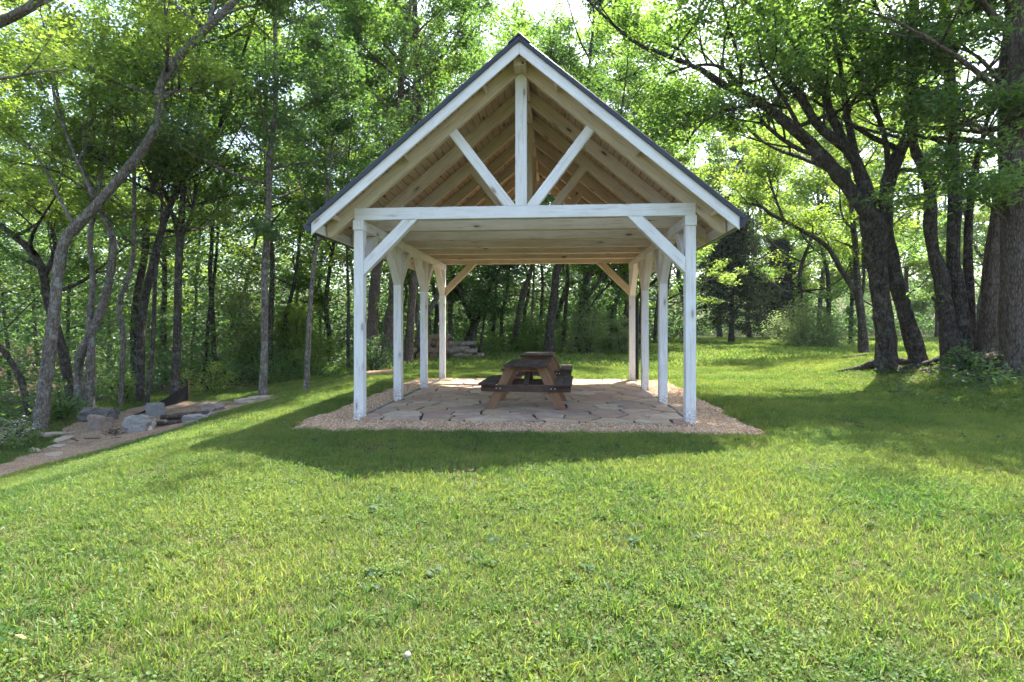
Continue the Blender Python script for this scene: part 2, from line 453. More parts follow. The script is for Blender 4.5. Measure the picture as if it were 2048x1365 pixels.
def mat_ground():
    """lawn soil, thatch and wood floor; two vertex masks say which"""
    nt = NT('ground_soil_and_thatch')
    geo = nt.add('ShaderNodeNewGeometry'); pos = geo.outputs['Position']
    wf = nt.add('ShaderNodeAttribute', attribute_name='wood').outputs['Fac']
    n1 = nt.noise(pos, 0.7, 5); n2 = nt.noise(pos, 6.0, 6, 0.65); n3 = nt.noise(pos, 45.0, 5, 0.7)
    lawn = nt.mix(nt.ramp(n1, [(0.35, (0, 0, 0)), (0.65, (1, 1, 1))]), (0.050, 0.066, 0.022), (0.078, 0.080, 0.030))
    lawn = nt.mix(nt.ramp(n2, [(0.5, (0, 0, 0)), (0.75, (0.7, 0.7, 0.7))]), lawn, (0.095, 0.070, 0.042))
    lawn = nt.mix(nt.ramp(n3, [(0.35, (0.6, 0.6, 0.6)), (0.6, (0, 0, 0))]), lawn, (0.034, 0.042, 0.016))
    floor = nt.mix(nt.ramp(n2, [(0.35, (0, 0, 0)), (0.65, (1, 1, 1))]), (0.040, 0.030, 0.021), (0.10, 0.075, 0.05))
    floor = nt.mix(nt.ramp(n3, [(0.5, (0, 0, 0)), (0.75, (0.8, 0.8, 0.8))]), floor, (0.15, 0.115, 0.075))
    w2 = nt.math('ADD', wf, nt.math('MULTIPLY', nt.math('SUBTRACT', n2, 0.5), 0.8), clamp=True)
    col = nt.mix(nt.ramp(w2, [(0.35, (0, 0, 0)), (0.65, (1, 1, 1))]), lawn, floor)
    nt.principled(col, 0.95, nt.bump(nt.math('ADD', n2, n3), 0.6, 0.04), 0.1)
    return nt.m
M['ground'] = mat_ground()

def mat_chips(name, cols):
    nt = NT(name)
    geo = nt.add('ShaderNodeNewGeometry'); pos = geo.outputs['Position']
    v = nt.voro(pos, 55.0, 'F1')
    col = nt.ramp(nt.math('FRACT', nt.math('MULTIPLY', v.outputs['Color'], 1.0)), [(i / len(cols), c) for i, c in enumerate(cols)], 'CONSTANT')
    dirt = nt.ramp(nt.noise(pos, 2.2, 5), [(0.45, (0, 0, 0)), (0.7, (0.8, 0.8, 0.8))])
    col = nt.mix(dirt, col, (0.16, 0.115, 0.075))
    nt.principled(col, 0.9, nt.bump(v.outputs['Distance'], 0.8, 0.02), 0.2)
    return nt.m
M['gravel_bed'] = mat_chips('pea_gravel_bed', [(0.44, 0.29, 0.18), (0.50, 0.36, 0.23), (0.35, 0.23, 0.15), (0.56, 0.45, 0.32)])
M['path'] = mat_chips('wood_chip_path', [(0.29, 0.205, 0.135), (0.35, 0.26, 0.175), (0.21, 0.145, 0.10), (0.40, 0.31, 0.225)])

def mat_pebble():
    nt = NT('pea_gravel')
    oi = nt.add('ShaderNodeObjectInfo')
    cols = [(0.56, 0.36, 0.20), (0.46, 0.28, 0.15), (0.66, 0.51, 0.36), (0.60, 0.40, 0.23), (0.32, 0.21, 0.14), (0.60, 0.45, 0.29), (0.47, 0.37, 0.28)]
    nt.principled(nt.ramp(oi.outputs['Random'], [(i / len(cols), c) for i, c in enumerate(cols)], 'CONSTANT'), 0.7, None, 0.3)
    return nt.m
M['pebble'] = mat_pebble()
def mat_water():
    nt = NT('creek_water')
    tc = nt.add('ShaderNodeTexCoord')
    n = nt.noise(nt.mapping(tc.outputs['Object'], (1, 0.4, 1)), 2.0, 3)
    nt.principled((0.020, 0.018, 0.012), 0.06, nt.bump(n, 0.08, 0.05), 0.5)
    return nt.m
M['water'] = mat_water()

# ------------------------------------------------------------------ ground sheet
def axis(lo, hi, mid_lo, mid_hi, step, far):
    a = list(np.arange(mid_lo, mid_hi + 1e-6, step))
    s = step; v = mid_lo
    left = []
    while v > lo:
        s = min(s * 1.25, far); v -= s; left.append(v)
    s = step; v = mid_hi; right = []
    while v < hi:
        s = min(s * 1.25, far); v += s; right.append(v)
    return np.array(left[::-1] + a + right)
gx = axis(-900, 900, -17, 14, 0.22, 120)
gy = axis(-60, 1500, -2, 30, 0.22, 120)
XX, YY = np.meshgrid(gx, gy)
ZZ = ter(XX, YY)
nx, ny = len(gx), len(gy)
idx = np.arange(nx * ny).reshape(ny, nx)
quads = np.stack([idx[:-1, :-1], idx[:-1, 1:], idx[1:, 1:], idx[1:, :-1]], -1).reshape(-1, 4)
me = np_mesh('ground', np.stack([XX, YY, ZZ], -1).reshape(-1, 3), quads, smooth=True)
wa = me.attributes.new('wood', 'FLOAT', 'POINT')
wa.data.foreach_set('value', np.maximum(wood_floor(XX, YY), 0.8 * bank_dirt(XX, YY)).astype(np.float32).ravel())
ground = tag(link('ground', me, M['ground']), kind='structure')

def sheet(name, maskf, x0, x1, y0, y1, step, dz, mat):
    xs = np.arange(x0, x1, step); ys = np.arange(y0, y1, step)
    X, Y = np.meshgrid(xs, ys)
    cx, cyy = X[:-1, :-1] + step / 2, Y[:-1, :-1] + step / 2
    keep = maskf(cx, cyy)
    id2 = np.arange(X.size).reshape(X.shape)
    q = np.stack([id2[:-1, :-1], id2[:-1, 1:], id2[1:, 1:], id2[1:, :-1]], -1)[keep]
    used = np.unique(q); remap = np.full(X.size, -1); remap[used] = np.arange(len(used))
    Z = ter(X, Y) + (dz if not callable(dz) else dz(X, Y))
    V = np.stack([X, Y, Z], -1).reshape(-1, 3)[used]
    return tag(link(name, np_mesh(name, V, remap[q], smooth=True), mat), kind='structure')
sheet('path', on_path, _PP[:, 0].min() - .5, _PP[:, 0].max() + .5, _PP[:, 1].min() - .5, _PP[:, 1].max() + .5, 0.07, 0.02, M['path'])
sheet('gravel_bed', lambda x, y: pad_mask(x, y) > 0, -5, 5.5, 6.5, 16.8, 0.06, lambda X, Y: 0.045 * sstep(pad_mask(X, Y) / 0.12), M['gravel_bed'])
wv = np.array([(-17.2, -5, -2.35), (-30, -5, -2.35), (-34, 90, -2.35), (-22, 90, -2.35)], float)
water = tag(link('creek_water', pd_mesh('creek_water', wv, [(0, 3, 2, 1)]), M['water']), kind='structure')

# ------------------------------------------------------------------ pavilion
_box_cache = {}
def box_mesh(l, w, h, bev=0.006):
    key = (round(l, 3), round(w, 3), round(h, 3), bev)
    if key not in _box_cache:
        bm = bmesh.new()
        bmesh.ops.create_cube(bm, size=1.0)
        bmesh.ops.scale(bm, vec=(l, w, h), verts=bm.verts)
        if bev: bmesh.ops.bevel(bm, geom=list(bm.edges), offset=bev, segments=1, affect='EDGES')
        _box_cache[key] = bm_mesh('beam', bm)
    return _box_cache[key]

def beam(name, p0, p1, w, h, mat, parent, up=(0, 0, 1), bev=0.006):
    """straight timber: local X runs along it, w across, h along 'up'"""
    p0, p1 = Vector(p0), Vector(p1)
    d = (p1 - p0); L = d.length; x = d.normalized()
    z = Vector(up); z = (z - x * z.dot(x)).normalized(); y = z.cross(x)
    m = Matrix((x, y, z)).transposed().to_4x4(); m.translation = (p0 + p1) / 2
    me = box_mesh(L, w, h, bev).copy() if False else box_mesh(L, w, h, bev)
    if not me.materials: me.materials.append(mat)
    elif me.materials[0] != mat:
        me = me.copy(); me.materials.clear(); me.materials.append(mat)
    o = bpy.data.objects.new(name, me); COL.objects.link(o); o.parent = parent; o.matrix_local = m; MLOC[o.name] = m.copy()
    return o

def prism(name, poly, y0, y1, ang, mat, parent, bev=0.005):
    """board cut to the outline poly in the x-z plane, from y0 to y1; its grain runs at angle ang"""
    pc = Vector((sum(p[0] for p in poly) / len(poly), (y0 + y1) / 2, sum(p[1] for p in poly) / len(poly)))
    m = Matrix.Translation(pc) @ Matrix.Rotation(-ang, 4, 'Y')
    mi = m.inverted()
    bm = bmesh.new()
    vs = [bm.verts.new(mi @ Vector((x, y, z))) for y in (y0, y1) for x, z in poly]
    n = len(poly)
    bm.faces.new(vs[:n]); bm.faces.new(vs[n:][::-1])
    for i in range(n): bm.faces.new((vs[i], vs[n + i], vs[n + (i + 1) % n], vs[(i + 1) % n]))
    bmesh.ops.recalc_face_normals(bm, faces=bm.faces)
    if bev: bmesh.ops.bevel(bm, geom=list(bm.edges), offset=bev, segments=1, affect='EDGES')
    return link(name, bm_mesh(name, bm), mat, parent, m)

PV = empty('pavilion', PAV_O, (0, 0, PAV_ROT))
tag(PV, 'open white timber frame pavilion with dark metal gable roof over a stone patio', 'pavilion')
HW, PS, BAY = 2.60, 0.15, 2.16
LEN = 3 * BAY + PS
SL = 0.833; TH = math.atan(SL)
ZP, ZT0, ZT1 = 2.93, 3.085, 3.27          # post top, tie bottom, tie top
ZB = 5.30                                  # apex of the rafters' lower edge
RD = 0.195 / math.cos(TH)                  # rafter depth measured plumb
OV, EX = 0.42, 3.10                        # gable overhang, half width over the eaves
for sx in (-1, 1):
    for i in range(4):
        yc = PS / 2 + i * BAY
        beam('post', (sx * (HW - PS / 2), yc, -0.10), (sx * (HW - PS / 2), yc, ZP), PS, PS, M['white_post'], PV, up=(0, 1, 0), bev=0.004)
    beam('plate_beam', (sx * (HW - PS / 2 + 0.003), -0.018, (ZP + ZT0) / 2), (sx * (HW - PS / 2 + 0.003), LEN + 0.018, (ZP + ZT0) / 2), PS + 0.018, ZT0 - ZP - 0.002, M['white'], PV)
for i in range(7):
    yc = PS / 2 + i * BAY / 2
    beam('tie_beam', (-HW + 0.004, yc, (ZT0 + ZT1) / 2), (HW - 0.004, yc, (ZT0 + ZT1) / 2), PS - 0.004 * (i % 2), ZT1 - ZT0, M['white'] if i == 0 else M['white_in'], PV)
    w = 0.105
    for sx in (-1, 1):
        xe = 3.035
        poly = [(0.001 * sx, ZB), (0.001 * sx, ZB + RD), (sx * xe, ZB + RD - SL * xe), (sx * xe, ZB - SL * xe + 0.05), (sx * (xe - 0.06), ZB - SL * (xe - 0.06))]
        prism('rafter', poly, yc - w / 2, yc + w / 2, -sx * TH, M['white_in'], PV)
for i in range(4):
    y0 = i * BAY
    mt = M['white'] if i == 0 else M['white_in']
    kw = 0.0875
    prism('king_post', [(-kw, ZT1 + 0.001), (kw, ZT1 + 0.001), (kw, ZB - SL * kw - 0.01), (0, ZB - 0.02), (-kw, ZB - SL * kw - 0.01)], y0 + 0.001, y0 + PS - 0.003, math.pi / 2, mt, PV)
    for sx in (-1, 1):
        # strut from the foot of the king post up to the rafter
        a = math.atan2(1.18, 0.90); hw2 = 0.074
        bx, bz = 0.185, ZT1 + 0.02; tx = 1.05; tz = bz + (tx - bx) * math.tan(a)
        ux, uz = -math.sin(a) * hw2, math.cos(a) * hw2
        def onraf(px_, pz_):
            # slide along the strut to the rafter's lower edge
            t = (ZB - SL * px_ - pz_) / (math.sin(a) + SL * math.cos(a)); t -= 0.004
            return px_ + t * math.cos(a), pz_ + t * math.sin(a)
        def ontie(px_, pz_):
            t = (ZT1 + 0.002 - pz_) / math.sin(a); return px_ + t * math.cos(a), ZT1 + 0.002
        hi, lo = (bx + ux, bz + uz), (bx - ux, bz - uz)
        p_lo_t, p_hi_t = onraf(*lo), onraf(*hi)
        p_lo = ontie(*lo)
        t = (kw + 0.002 - hi[0]) / math.cos(a)
        p_hi_k = (kw + 0.002, hi[1] + t * math.sin(a))
        poly = [(kw + 0.002, ZT1 + 0.002), p_lo, p_lo_t, p_hi_t, p_hi_k]
        prism('strut', [(sx * x, z) for x, z in poly], y0 + 0.006, y0 + PS - 0.012, sx * a, mt, PV)
# knee braces across the two gables and along the eaves
BW = 0.165
for i in (0, 3):
    y0 = i * BAY
    for sx in (-1, 1):
        xi = HW - PS - 0.001; zt = ZT0 - 0.001; r = 0.735; v = BW / math.sqrt(2) * 1.0
        poly = [(xi, zt - r + v), (xi, zt - r - v), (xi - r - v, zt), (xi - r + v, zt)]
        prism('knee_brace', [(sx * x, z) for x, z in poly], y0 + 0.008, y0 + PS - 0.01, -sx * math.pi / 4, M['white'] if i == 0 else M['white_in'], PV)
for sx in (-1, 1):
    for i in range(4):
        for dy in (-1, 1):
            if (i == 0 and dy < 0) or (i == 3 and dy > 0): continue
            yf = i * BAY + (PS if dy > 0 else 0); xc = sx * (HW - PS / 2); r, v = 0.60, 0.107
            zt = ZP - 0.001
            bm = bmesh.new(); hw2 = PS / 2 - 0.006
            pts = [(yf + dy * 0.001, zt - r + v), (yf + dy * 0.001, zt - r - v), (yf + dy * (r + v), zt), (yf + dy * (r - v), zt)]
            m = Matrix.Translation((xc, yf + dy * r / 2, zt - r / 2)) @ Matrix.Rotation(math.pi / 2, 4, 'Z') @ Matrix.Rotation(-dy * math.pi / 4, 4, 'Y')
            mi = m.inverted()
            vs = [bm.verts.new(mi @ Vector((xc + s * hw2, y, z))) for s in (-1, 1) for y, z in pts]
            bm.faces.new(vs[:4]); bm.faces.new(vs[4:][::-1])
            for k in range(4): bm.faces.new((vs[k], vs[4 + k], vs[4 + (k + 1) % 4], vs[(k + 1) % 4]))
            bmesh.ops.recalc_face_normals(bm, faces=bm.faces)
            bmesh.ops.bevel(bm, geom=list(bm.edges), offset=0.004, segments=1, affect='EDGES')
            link('knee_brace', bm_mesh('knee_brace', bm), M['white'], PV, m)
beam('ridge_beam', (0, -0.27, 5.345), (0, LEN + 0.27, 5.345), 0.185, 0.135, M['white_in'], PV)
# roof boards running along the ridge, one by one
Y0, Y1 = -OV, LEN + OV
slope_len = EX / math.cos(TH)
nb = 29; bwid = slope_len / nb
for sx in (-1, 1):
    for k in range(nb):
        s = (k + 0.5) * bwid
        x, z = sx * s * math.cos(TH), ZB + RD + 0.011 - s * math.sin(TH)
        up = (sx * math.sin(TH), 0, math.cos(TH))
        beam('roof_board', (x, Y0 + 0.03, z), (x, Y1 - 0.03, z), bwid - 0.010, 0.02, M['deck'], PV, up=up, bev=0.006)
ZD = ZB + RD + 0.026
for sx in (-1, 1):
    # barge boards at both gables
    for ya, yb in ((-OV, -OV + 0.036), (LEN + OV - 0.036, LEN + OV)):
        poly = [(0.001 * sx, ZD - 0.205), (0.001 * sx, ZD), (sx * EX, ZD - SL * EX), (sx * EX, ZD - SL * EX - 0.205)]
        prism('barge_board', poly, ya, yb, -sx * TH, M['white'], PV)
    # lookout blocks between barge board and first rafter
    for q in (0.55, 1.75, 2.85):
        zc = ZB + RD - SL * q - 0.075
        for ya, yb in ((-OV + 0.037, 0.02), (LEN - 0.02, LEN + OV - 0.037)):
            beam('lookout_block', (sx * q, ya, zc), (sx * q, yb, zc), 0.045, 0.09, M['white_in'], PV, up=(sx * math.sin(TH), 0, math.cos(TH)))
    zf = ZD - SL * EX
    beam('eave_board', (sx * (EX - 0.018), Y0 + 0.037, zf - 0.075), (sx * (EX - 0.018), Y1 - 0.037, zf - 0.075), 0.03, 0.15, M['white'], PV)
    # standing seam sheets with ribs
    t0 = 0.022
    poly = [(0.0, ZD + 0.004), (0.0, ZD + 0.004 + t0 / math.cos(TH)), (sx * (EX + 0.05), ZD + 0.004 + t0 / math.cos(TH) - SL * (EX + 0.05)), (sx * (EX + 0.05), ZD + 0.004 - SL * (EX + 0.05))]
    rs = prism('roof_sheet', poly, Y0 - 0.03, Y1 + 0.03, -sx * TH, M['metal'], PV, 0.002)
    inv = MLOC[rs.name].inverted()
    nr = 19
    for k in range(nr):
        yk = Y0 - 0.01 + (Y1 - Y0 + 0.02) * k / (nr - 1)
        zz = ZD + 0.004 + t0 / math.cos(TH) + 0.012
        a, b = Vector((sx * 0.10, yk, zz - SL * 0.10)), Vector((sx * (EX + 0.04), yk, zz - SL * (EX + 0.04)))
        o = beam('seam', a, b, 0.022, 0.03, M['metal'], rs, up=(sx * math.sin(TH), 0, math.cos(TH)), bev=0.003)
        o.matrix_local = inv @ MLOC[o.name]
    # gable trim over the barge board
    for ya, yb in ((Y0 - 0.034, Y0 - 0.004), (Y1 + 0.004, Y1 + 0.034)):
        d0 = 0.05
        poly = [(0.0, ZD - 0.03), (0.0, ZD + 0.05), (sx * (EX + 0.045), ZD + 0.05 - SL * (EX + 0.045)), (sx * (EX + 0.045), ZD - 0.03 - SL * (EX + 0.045))]
        prism('gable_trim', poly, ya, yb, -sx * TH, M['metal'], PV, 0.003)
    # K-profile gutter
    prof = [(0, 0.115), (0, 0), (0.07, 0), (0.085, 0.05), (0.115, 0.085), (0.125, 0.115), (0.115, 0.115), (0.105, 0.088), (0.075, 0.055), (0.062, 0.008), (0.008, 0.008), (0.008, 0.115)]
    gxo = EX + 0.001; gz = zf - 0.155
    bm = bmesh.new()
    ring = []
    for y in (Y0 - 0.02, Y1 + 0.02):
        ring.append([bm.verts.new((sx * (gxo + a), y, gz + b)) for a, b in prof])
    n = len(prof)
    for k in range(n): bm.faces.new((ring[0][k], ring[1][k], ring[1][(k + 1) % n], ring[0][(k + 1) % n]))
    cap0 = [bm.verts.new((sx * (gxo + a), Y0 - 0.021, gz + b)) for a, b in prof[:6]]
    cap1 = [bm.verts.new((sx * (gxo + a), Y1 + 0.021, gz + b)) for a, b in prof[:6]]
    bm.faces.new(cap0); bm.faces.new(cap1[::-1])
    for r_, c_ in ((ring[0], cap0), (ring[1], cap1)):
        for k in range(5): bm.faces.new((r_[k], r_[k + 1], c_[k + 1], c_[k]))
    link('gutter', bm_mesh('gutter', bm), M['metal'], PV)
prism('ridge_cap', [(-0.16, ZD + 0.05 - SL * 0.16), (0, ZD + 0.05), (0.16, ZD + 0.05 - SL * 0.16), (0.16, ZD + 0.075 - SL * 0.16), (0, ZD + 0.085), (-0.16, ZD + 0.075 - SL * 0.16)], Y0 - 0.05, Y1 + 0.05, 0, M['metal'], PV, 0.003)

# ------------------------------------------------------------------ tubes
def smooth_line(pts, rad, n):
    """Catmull-Rom through pts with radii, n samples"""
    pts = np.asarray(pts, float); rad = np.asarray(rad, float)
    k = len(pts)
    if k == 2:
        t = np.linspace(0, 1, n)[:, None]
        return pts[0] * (1 - t) + pts[1] * t, rad[0] * (1 - t[:, 0]) + rad[1] * t[:, 0]
    seg = np.linalg.norm(np.diff(pts, axis=0), axis=1); cum = np.r_[0, np.cumsum(seg)]
    u = np.linspace(0, cum[-1], n); i = np.clip(np.searchsorted(cum, u, 'right') - 1, 0, k - 2)
    t = ((u - cum[i]) / np.maximum(seg[i], 1e-9))[:, None]
    p = np.vstack([2 * pts[0] - pts[1], pts, 2 * pts[-1] - pts[-2]])
    a, b, c, d = p[i], p[i + 1], p[i + 2], p[i + 3]
    out = 0.5 * ((2 * b) + (c - a) * t + (2 * a - 5 * b + 4 * c - d) * t ** 2 + (3 * b - a - 3 * c + d) * t ** 3)
    return out, np.interp(u, cum, rad)

def tube_arrays(pts, rad, sides, cap=True, rough=0.0, rng=RNG, flare=0.0):
    pts = np.asarray(pts, float); rad = np.asarray(rad, float)
    n = len(pts)
    d = np.gradient(pts, axis=0); d /= np.maximum(np.linalg.norm(d, axis=1, keepdims=True), 1e-9)
    ref = np.array([0.31, 0.95, 0.05]) if abs(d[0, 1]) < 0.85 else np.array([1.0, 0.05, 0.1])
    u = np.cross(d, ref); u /= np.maximum(np.linalg.norm(u, axis=1, keepdims=True), 1e-9)
    v = np.cross(d, u)
    th = np.linspace(0, 2 * np.pi, sides, endpoint=False)
    r = np.repeat(rad[:, None], sides, 1)
    if rough:
        lob = 1 + rough * (np.sin(th * 3 + rng.uniform(0, 6)) * 0.5 + np.sin(th * 5 + rng.uniform(0, 6)) * 0.35)[None, :]
        r = r * lob * (1 + rough * 0.5 * rng.standard_normal((n, 1))) * (1 + rough * 0.35 * rng.standard_normal((n, sides)))
    if flare:
        h = np.linalg.norm(pts - pts[0], axis=1)
        lobes = 0.55 + 0.45 * np.sin(th * 4 + rng.uniform(0, 6))
        r = r * (1 + flare * np.exp(-h / (1.3 * rad[0] + 0.05))[:, None] * (0.45 + lobes[None, :]))
    V = pts[:, None, :] + r[..., None] * (np.cos(th)[None, :, None] * u[:, None, :] + np.sin(th)[None, :, None] * v[:, None, :])
    ii = np.arange(n * sides).reshape(n, sides)
    Fq = np.stack([ii[:-1], ii[1:], np.roll(ii[1:], -1, 1), np.roll(ii[:-1], -1, 1)], -1).reshape(-1, 4)
    V = V.reshape(-1, 3)
    tri = np.vstack([Fq[:, [0, 1, 2]], Fq[:, [0, 2, 3]]])
    if cap:
        V = np.vstack([V, pts[0], pts[-1]])
        c0, c1 = n * sides, n * sides + 1
        a = ii[0]; b = ii[-1]
        tri = np.vstack([tri, np.stack([np.full(sides, c0), a, np.roll(a, -1)], -1), np.stack([np.full(sides, c1), np.roll(b, -1), b], -1)])
    return V, tri

# downspout off the back of the right gutter
zf = ZD - SL * EX
px_, rr_ = smooth_line([(EX + 0.06, LEN - 0.55, zf - 0.15), (EX + 0.05, LEN - 0.55, zf - 0.32), (HW + 0.20, LEN - 0.40, zf - 0.62), (HW + 0.06, LEN - 0.16, zf - 0.82), (HW + 0.05, LEN - 0.10, zf - 1.05), (HW + 0.05, LEN - 0.10, 0.02)], [0.045] * 6, 26)
V, T_ = tube_arrays(px_, rr_, 10)
link('downspout', np_mesh('downspout', V, T_, smooth=True), M['plastic'], PV)

# ------------------------------------------------------------------ patio of flagstones
def clip_poly(poly, a, b, c):
    """keep the side a*x+b*y<=c"""
    out = []
    for i in range(len(poly)):
        p, q = poly[i], poly[(i + 1) % len(poly)]
        dp, dq = a * p[0] + b * p[1] - c, a * q[0] + b * q[1] - c
        if dp <= 0: out.append(p)
        if dp * dq < 0:
            t = dp / (dp - dq); out.append((p[0] + t * (q[0] - p[0]), p[1] + t * (q[1] - p[1])))
    return out

patio = empty('patio', PAV_O, (0, 0, PAV_ROT)); tag(patio, kind='structure')
PX0, PX1, PY0, PY1 = -2.50, 2.52, -0.02, 6.60
bm = bmesh.new()
bmesh.ops.create_cube(bm, size=1.0)
bmesh.ops.scale(bm, vec=(PX1 - PX0 - 0.03, PY1 - PY0 - 0.03, 0.06), verts=bm.verts)
me = bm_mesh('joint_sand', bm)
M['joint'] = mat_plain('dark_joint_sand', (0.045, 0.037, 0.03), 0.95, 0.35, 14)
link('joint_sand', me, M['joint'], patio, Matrix.Translation(((PX0 + PX1) / 2, (PY0 + PY1) / 2, -0.033)))
rs_ = random.Random(21)
pts = []
tries = 0
while len(pts) < 150 and tries < 20000:
    tries += 1
    p = (rs_.uniform(PX0, PX1), rs_.uniform(PY0, PY1))
    if all(((p[0] - q[0]) / 1.25) ** 2 + (p[1] - q[1]) ** 2 > 0.335 ** 2 for q in pts): pts.append(p)
pts = [(x, y, rs_.uniform(-0.05, 0.05)) for x, y in pts]
for i, (x, y, wgt) in enumerate(pts):
    poly = [(PX0 + rs_.uniform(-.02, .03), PY0), (PX1, PY0), (PX1, PY1), (PX0, PY1)]
    for j, (x2, y2, w2) in enumerate(pts):
        if j == i: continue
        ax, ay = x2 - x, y2 - y
        D2 = ax * ax + ay * ay
        if D2 > 9: continue
        gap = rs_.uniform(0.008, 0.024)
        c = (x2 * x2 + y2 * y2 - x * x - y * y + wgt - w2) / 2 - gap * math.sqrt(D2)
        poly = clip_poly(poly, ax, ay, c)
        if len(poly) < 3: break
    if len(poly) < 3: continue
    # break the straight edges
    fine = []
    for k in range(len(poly)):
        p, q = Vector(poly[k]), Vector(poly[(k + 1) % len(poly)])
        L = (q - p).length
        if L < 0.03: fine.append(p); continue
        m = max(1, int(L / 0.13)); nrm = Vector((-(q - p).y, (q - p).x)) / L
        for s in range(m):
            pp = p + (q - p) * s / m
            fine.append(pp + nrm * ((rs_.uniform(-0.016, 0.020)) if s else rs_.uniform(-0.004, 0.014)))
    cx_, cy_ = sum(p.x for p in fine) / len(fine), sum(p.y for p in fine) / len(fine)
    zt = rs_.uniform(0.012, 0.028); tx, ty = rs_.uniform(-.012, .012), rs_.uniform(-.012, .012)
    bm = bmesh.new()
    top = []; mid = []; bot = []
    for p in fine:
        dx, dy = p.x - cx_, p.y - cy_
        z = zt + tx * dx + ty * dy
        d = math.hypot(dx, dy) + 1e-6; ins = min(0.018, d * 0.3)
        top.append(bm.verts.new((dx - dx / d * ins, dy - dy / d * ins, z + rs_.uniform(-.0015, .0015))))
        mid.append(bm.verts.new((dx, dy, z - 0.009)))
        bot.append(bm.verts.new((dx, dy, -0.03)))
    n = len(fine)
    cen = bm.verts.new((0, 0, zt + 0.001))
    for k in range(n):
        k2 = (k + 1) % n
        bm.faces.new((cen, top[k], top[k2])); bm.faces.new((top[k], mid[k], mid[k2], top[k2])); bm.faces.new((mid[k], bot[k], bot[k2], mid[k2]))
    link('flagstone', bm_mesh('flagstone', bm), M['flag'], patio, Matrix.Translation((cx_, cy_, 0)))
# thin edging set along both sides
M['edging'] = mat_plain('grey_edging', (0.20, 0.19, 0.18), 0.85, 0.3, 9)
for sx, spans in ((-1, ((0.35, 2.0), (2.4, 4.2), (4.6, 6.3))), (1, ((0.6, 1.9), (2.6, 3.3), (4.7, 5.8)))):
    for a, b in spans:
        beam('edging', (sx * 2.56 + rs_.uniform(-.02, .02), a, 0.0), (sx * 2.56 + rs_.uniform(-.02, .02), b, 0.0), 0.045, 0.05, M['edging'], patio, bev=0.004)
# ------------------------------------------------------------------ picnic tables
def picnic_table(label, px, d, ang):
    p = P(px, 700, d)
    # origin: middle of the near end, on the stones
    root = empty('picnic_table', (p.x, p.y, 0.024), (0, 0, -ang))
    tag(root, label, 'table', 'picnic tables on the patio')
    L, H = 1.52, 0.765
    jit = random.Random(int(px))
    tm = 0.040
    pw, gap = 0.138, 0.007
    for k in range(5):
        x = (k - 2) * (pw + gap)
        e = jit.uniform(-.006, .006)
        beam('tabletop_plank', (x, 0 + e, H - tm / 2), (x, L + e, H - tm / 2), pw, tm, M['table_top'], root, bev=0.005)
    for sx in (-1, 1):
        for k in range(2):
            x = sx * (0.50 + (k + 0.5) * (pw + gap))
            e = jit.uniform(-.006, .006)
            beam('bench_plank', (x, 0 + e, 0.455 - tm / 2), (x, L + e, 0.455 - tm / 2), pw, tm, M['table_top'], root, bev=0.005)
    for yl, s in ((0.24, -1), (L - 0.24, 1)):
        lt = 0.075
        for sx in (-1, 1):
            # splayed leg, cut level at floor and top
            zt_ = H - tm - 0.002; xt, xb = 0.255, 0.60; w = 0.083
            poly = [(sx * (xb - w), 0), (sx * (xb + w), 0), (sx * (xt + w), zt_), (sx * (xt - w), zt_)]
            prism('leg', poly, yl - lt / 2, yl + lt / 2, math.pi / 2 - sx * math.atan2(xb - xt, -zt_) + math.pi, M['table_leg'], root, 0.005)
        yb = yl + s * (lt / 2 + 0.021)
        sb = beam('seat_beam', (-0.765, yb, 0.352), (0.765, yb, 0.352), 0.04, 0.115, M['table_beam'], root)
        beam('top_cleat', (-0.33, yl - s * (lt / 2 + 0.021), H - tm - 0.05), (0.33, yl - s * (lt / 2 + 0.021), H - tm - 0.05), 0.04, 0.09, M['table_leg'], root)
        for sx in (-1, 1):
            for q in (0.435, 0.50):
                bm = bmesh.new()
                bmesh.ops.create_cone(bm, cap_ends=True, segments=8, radius1=0.013, radius2=0.010, depth=0.012)
                o = link('bolt', bm_mesh('bolt', bm), M['steel'], sb)
                m = Matrix.Translation((sx * q, yb + s * 0.026, 0.352)) @ Matrix.Rotation(-s * math.pi / 2, 4, 'X')
                o.matrix_local = MLOC[sb.name].inverted() @ m
    # braces from the middle of the top down to the seat beams
    for y0, y1 in ((0.24, 0.72), (L - 0.24, L - 0.72)):
        beam('centre_brace', (0, y0, 0.40), (0, y1, H - tm - 0.02), 0.085, 0.045, M['table_beam'], root)
    beam('middle_cleat', (-0.34, L / 2, H - tm - 0.046), (0.34, L / 2, H - tm - 0.046), 0.04, 0.088, M['table_beam'], root)
    return root
picnic_table('dark brown picnic table standing nearer the front edge of the patio', 1049, 9.50, RAD(6.9))
picnic_table('dark brown picnic table farther back, half hidden behind another table', 1073, 12.55, RAD(6.2))

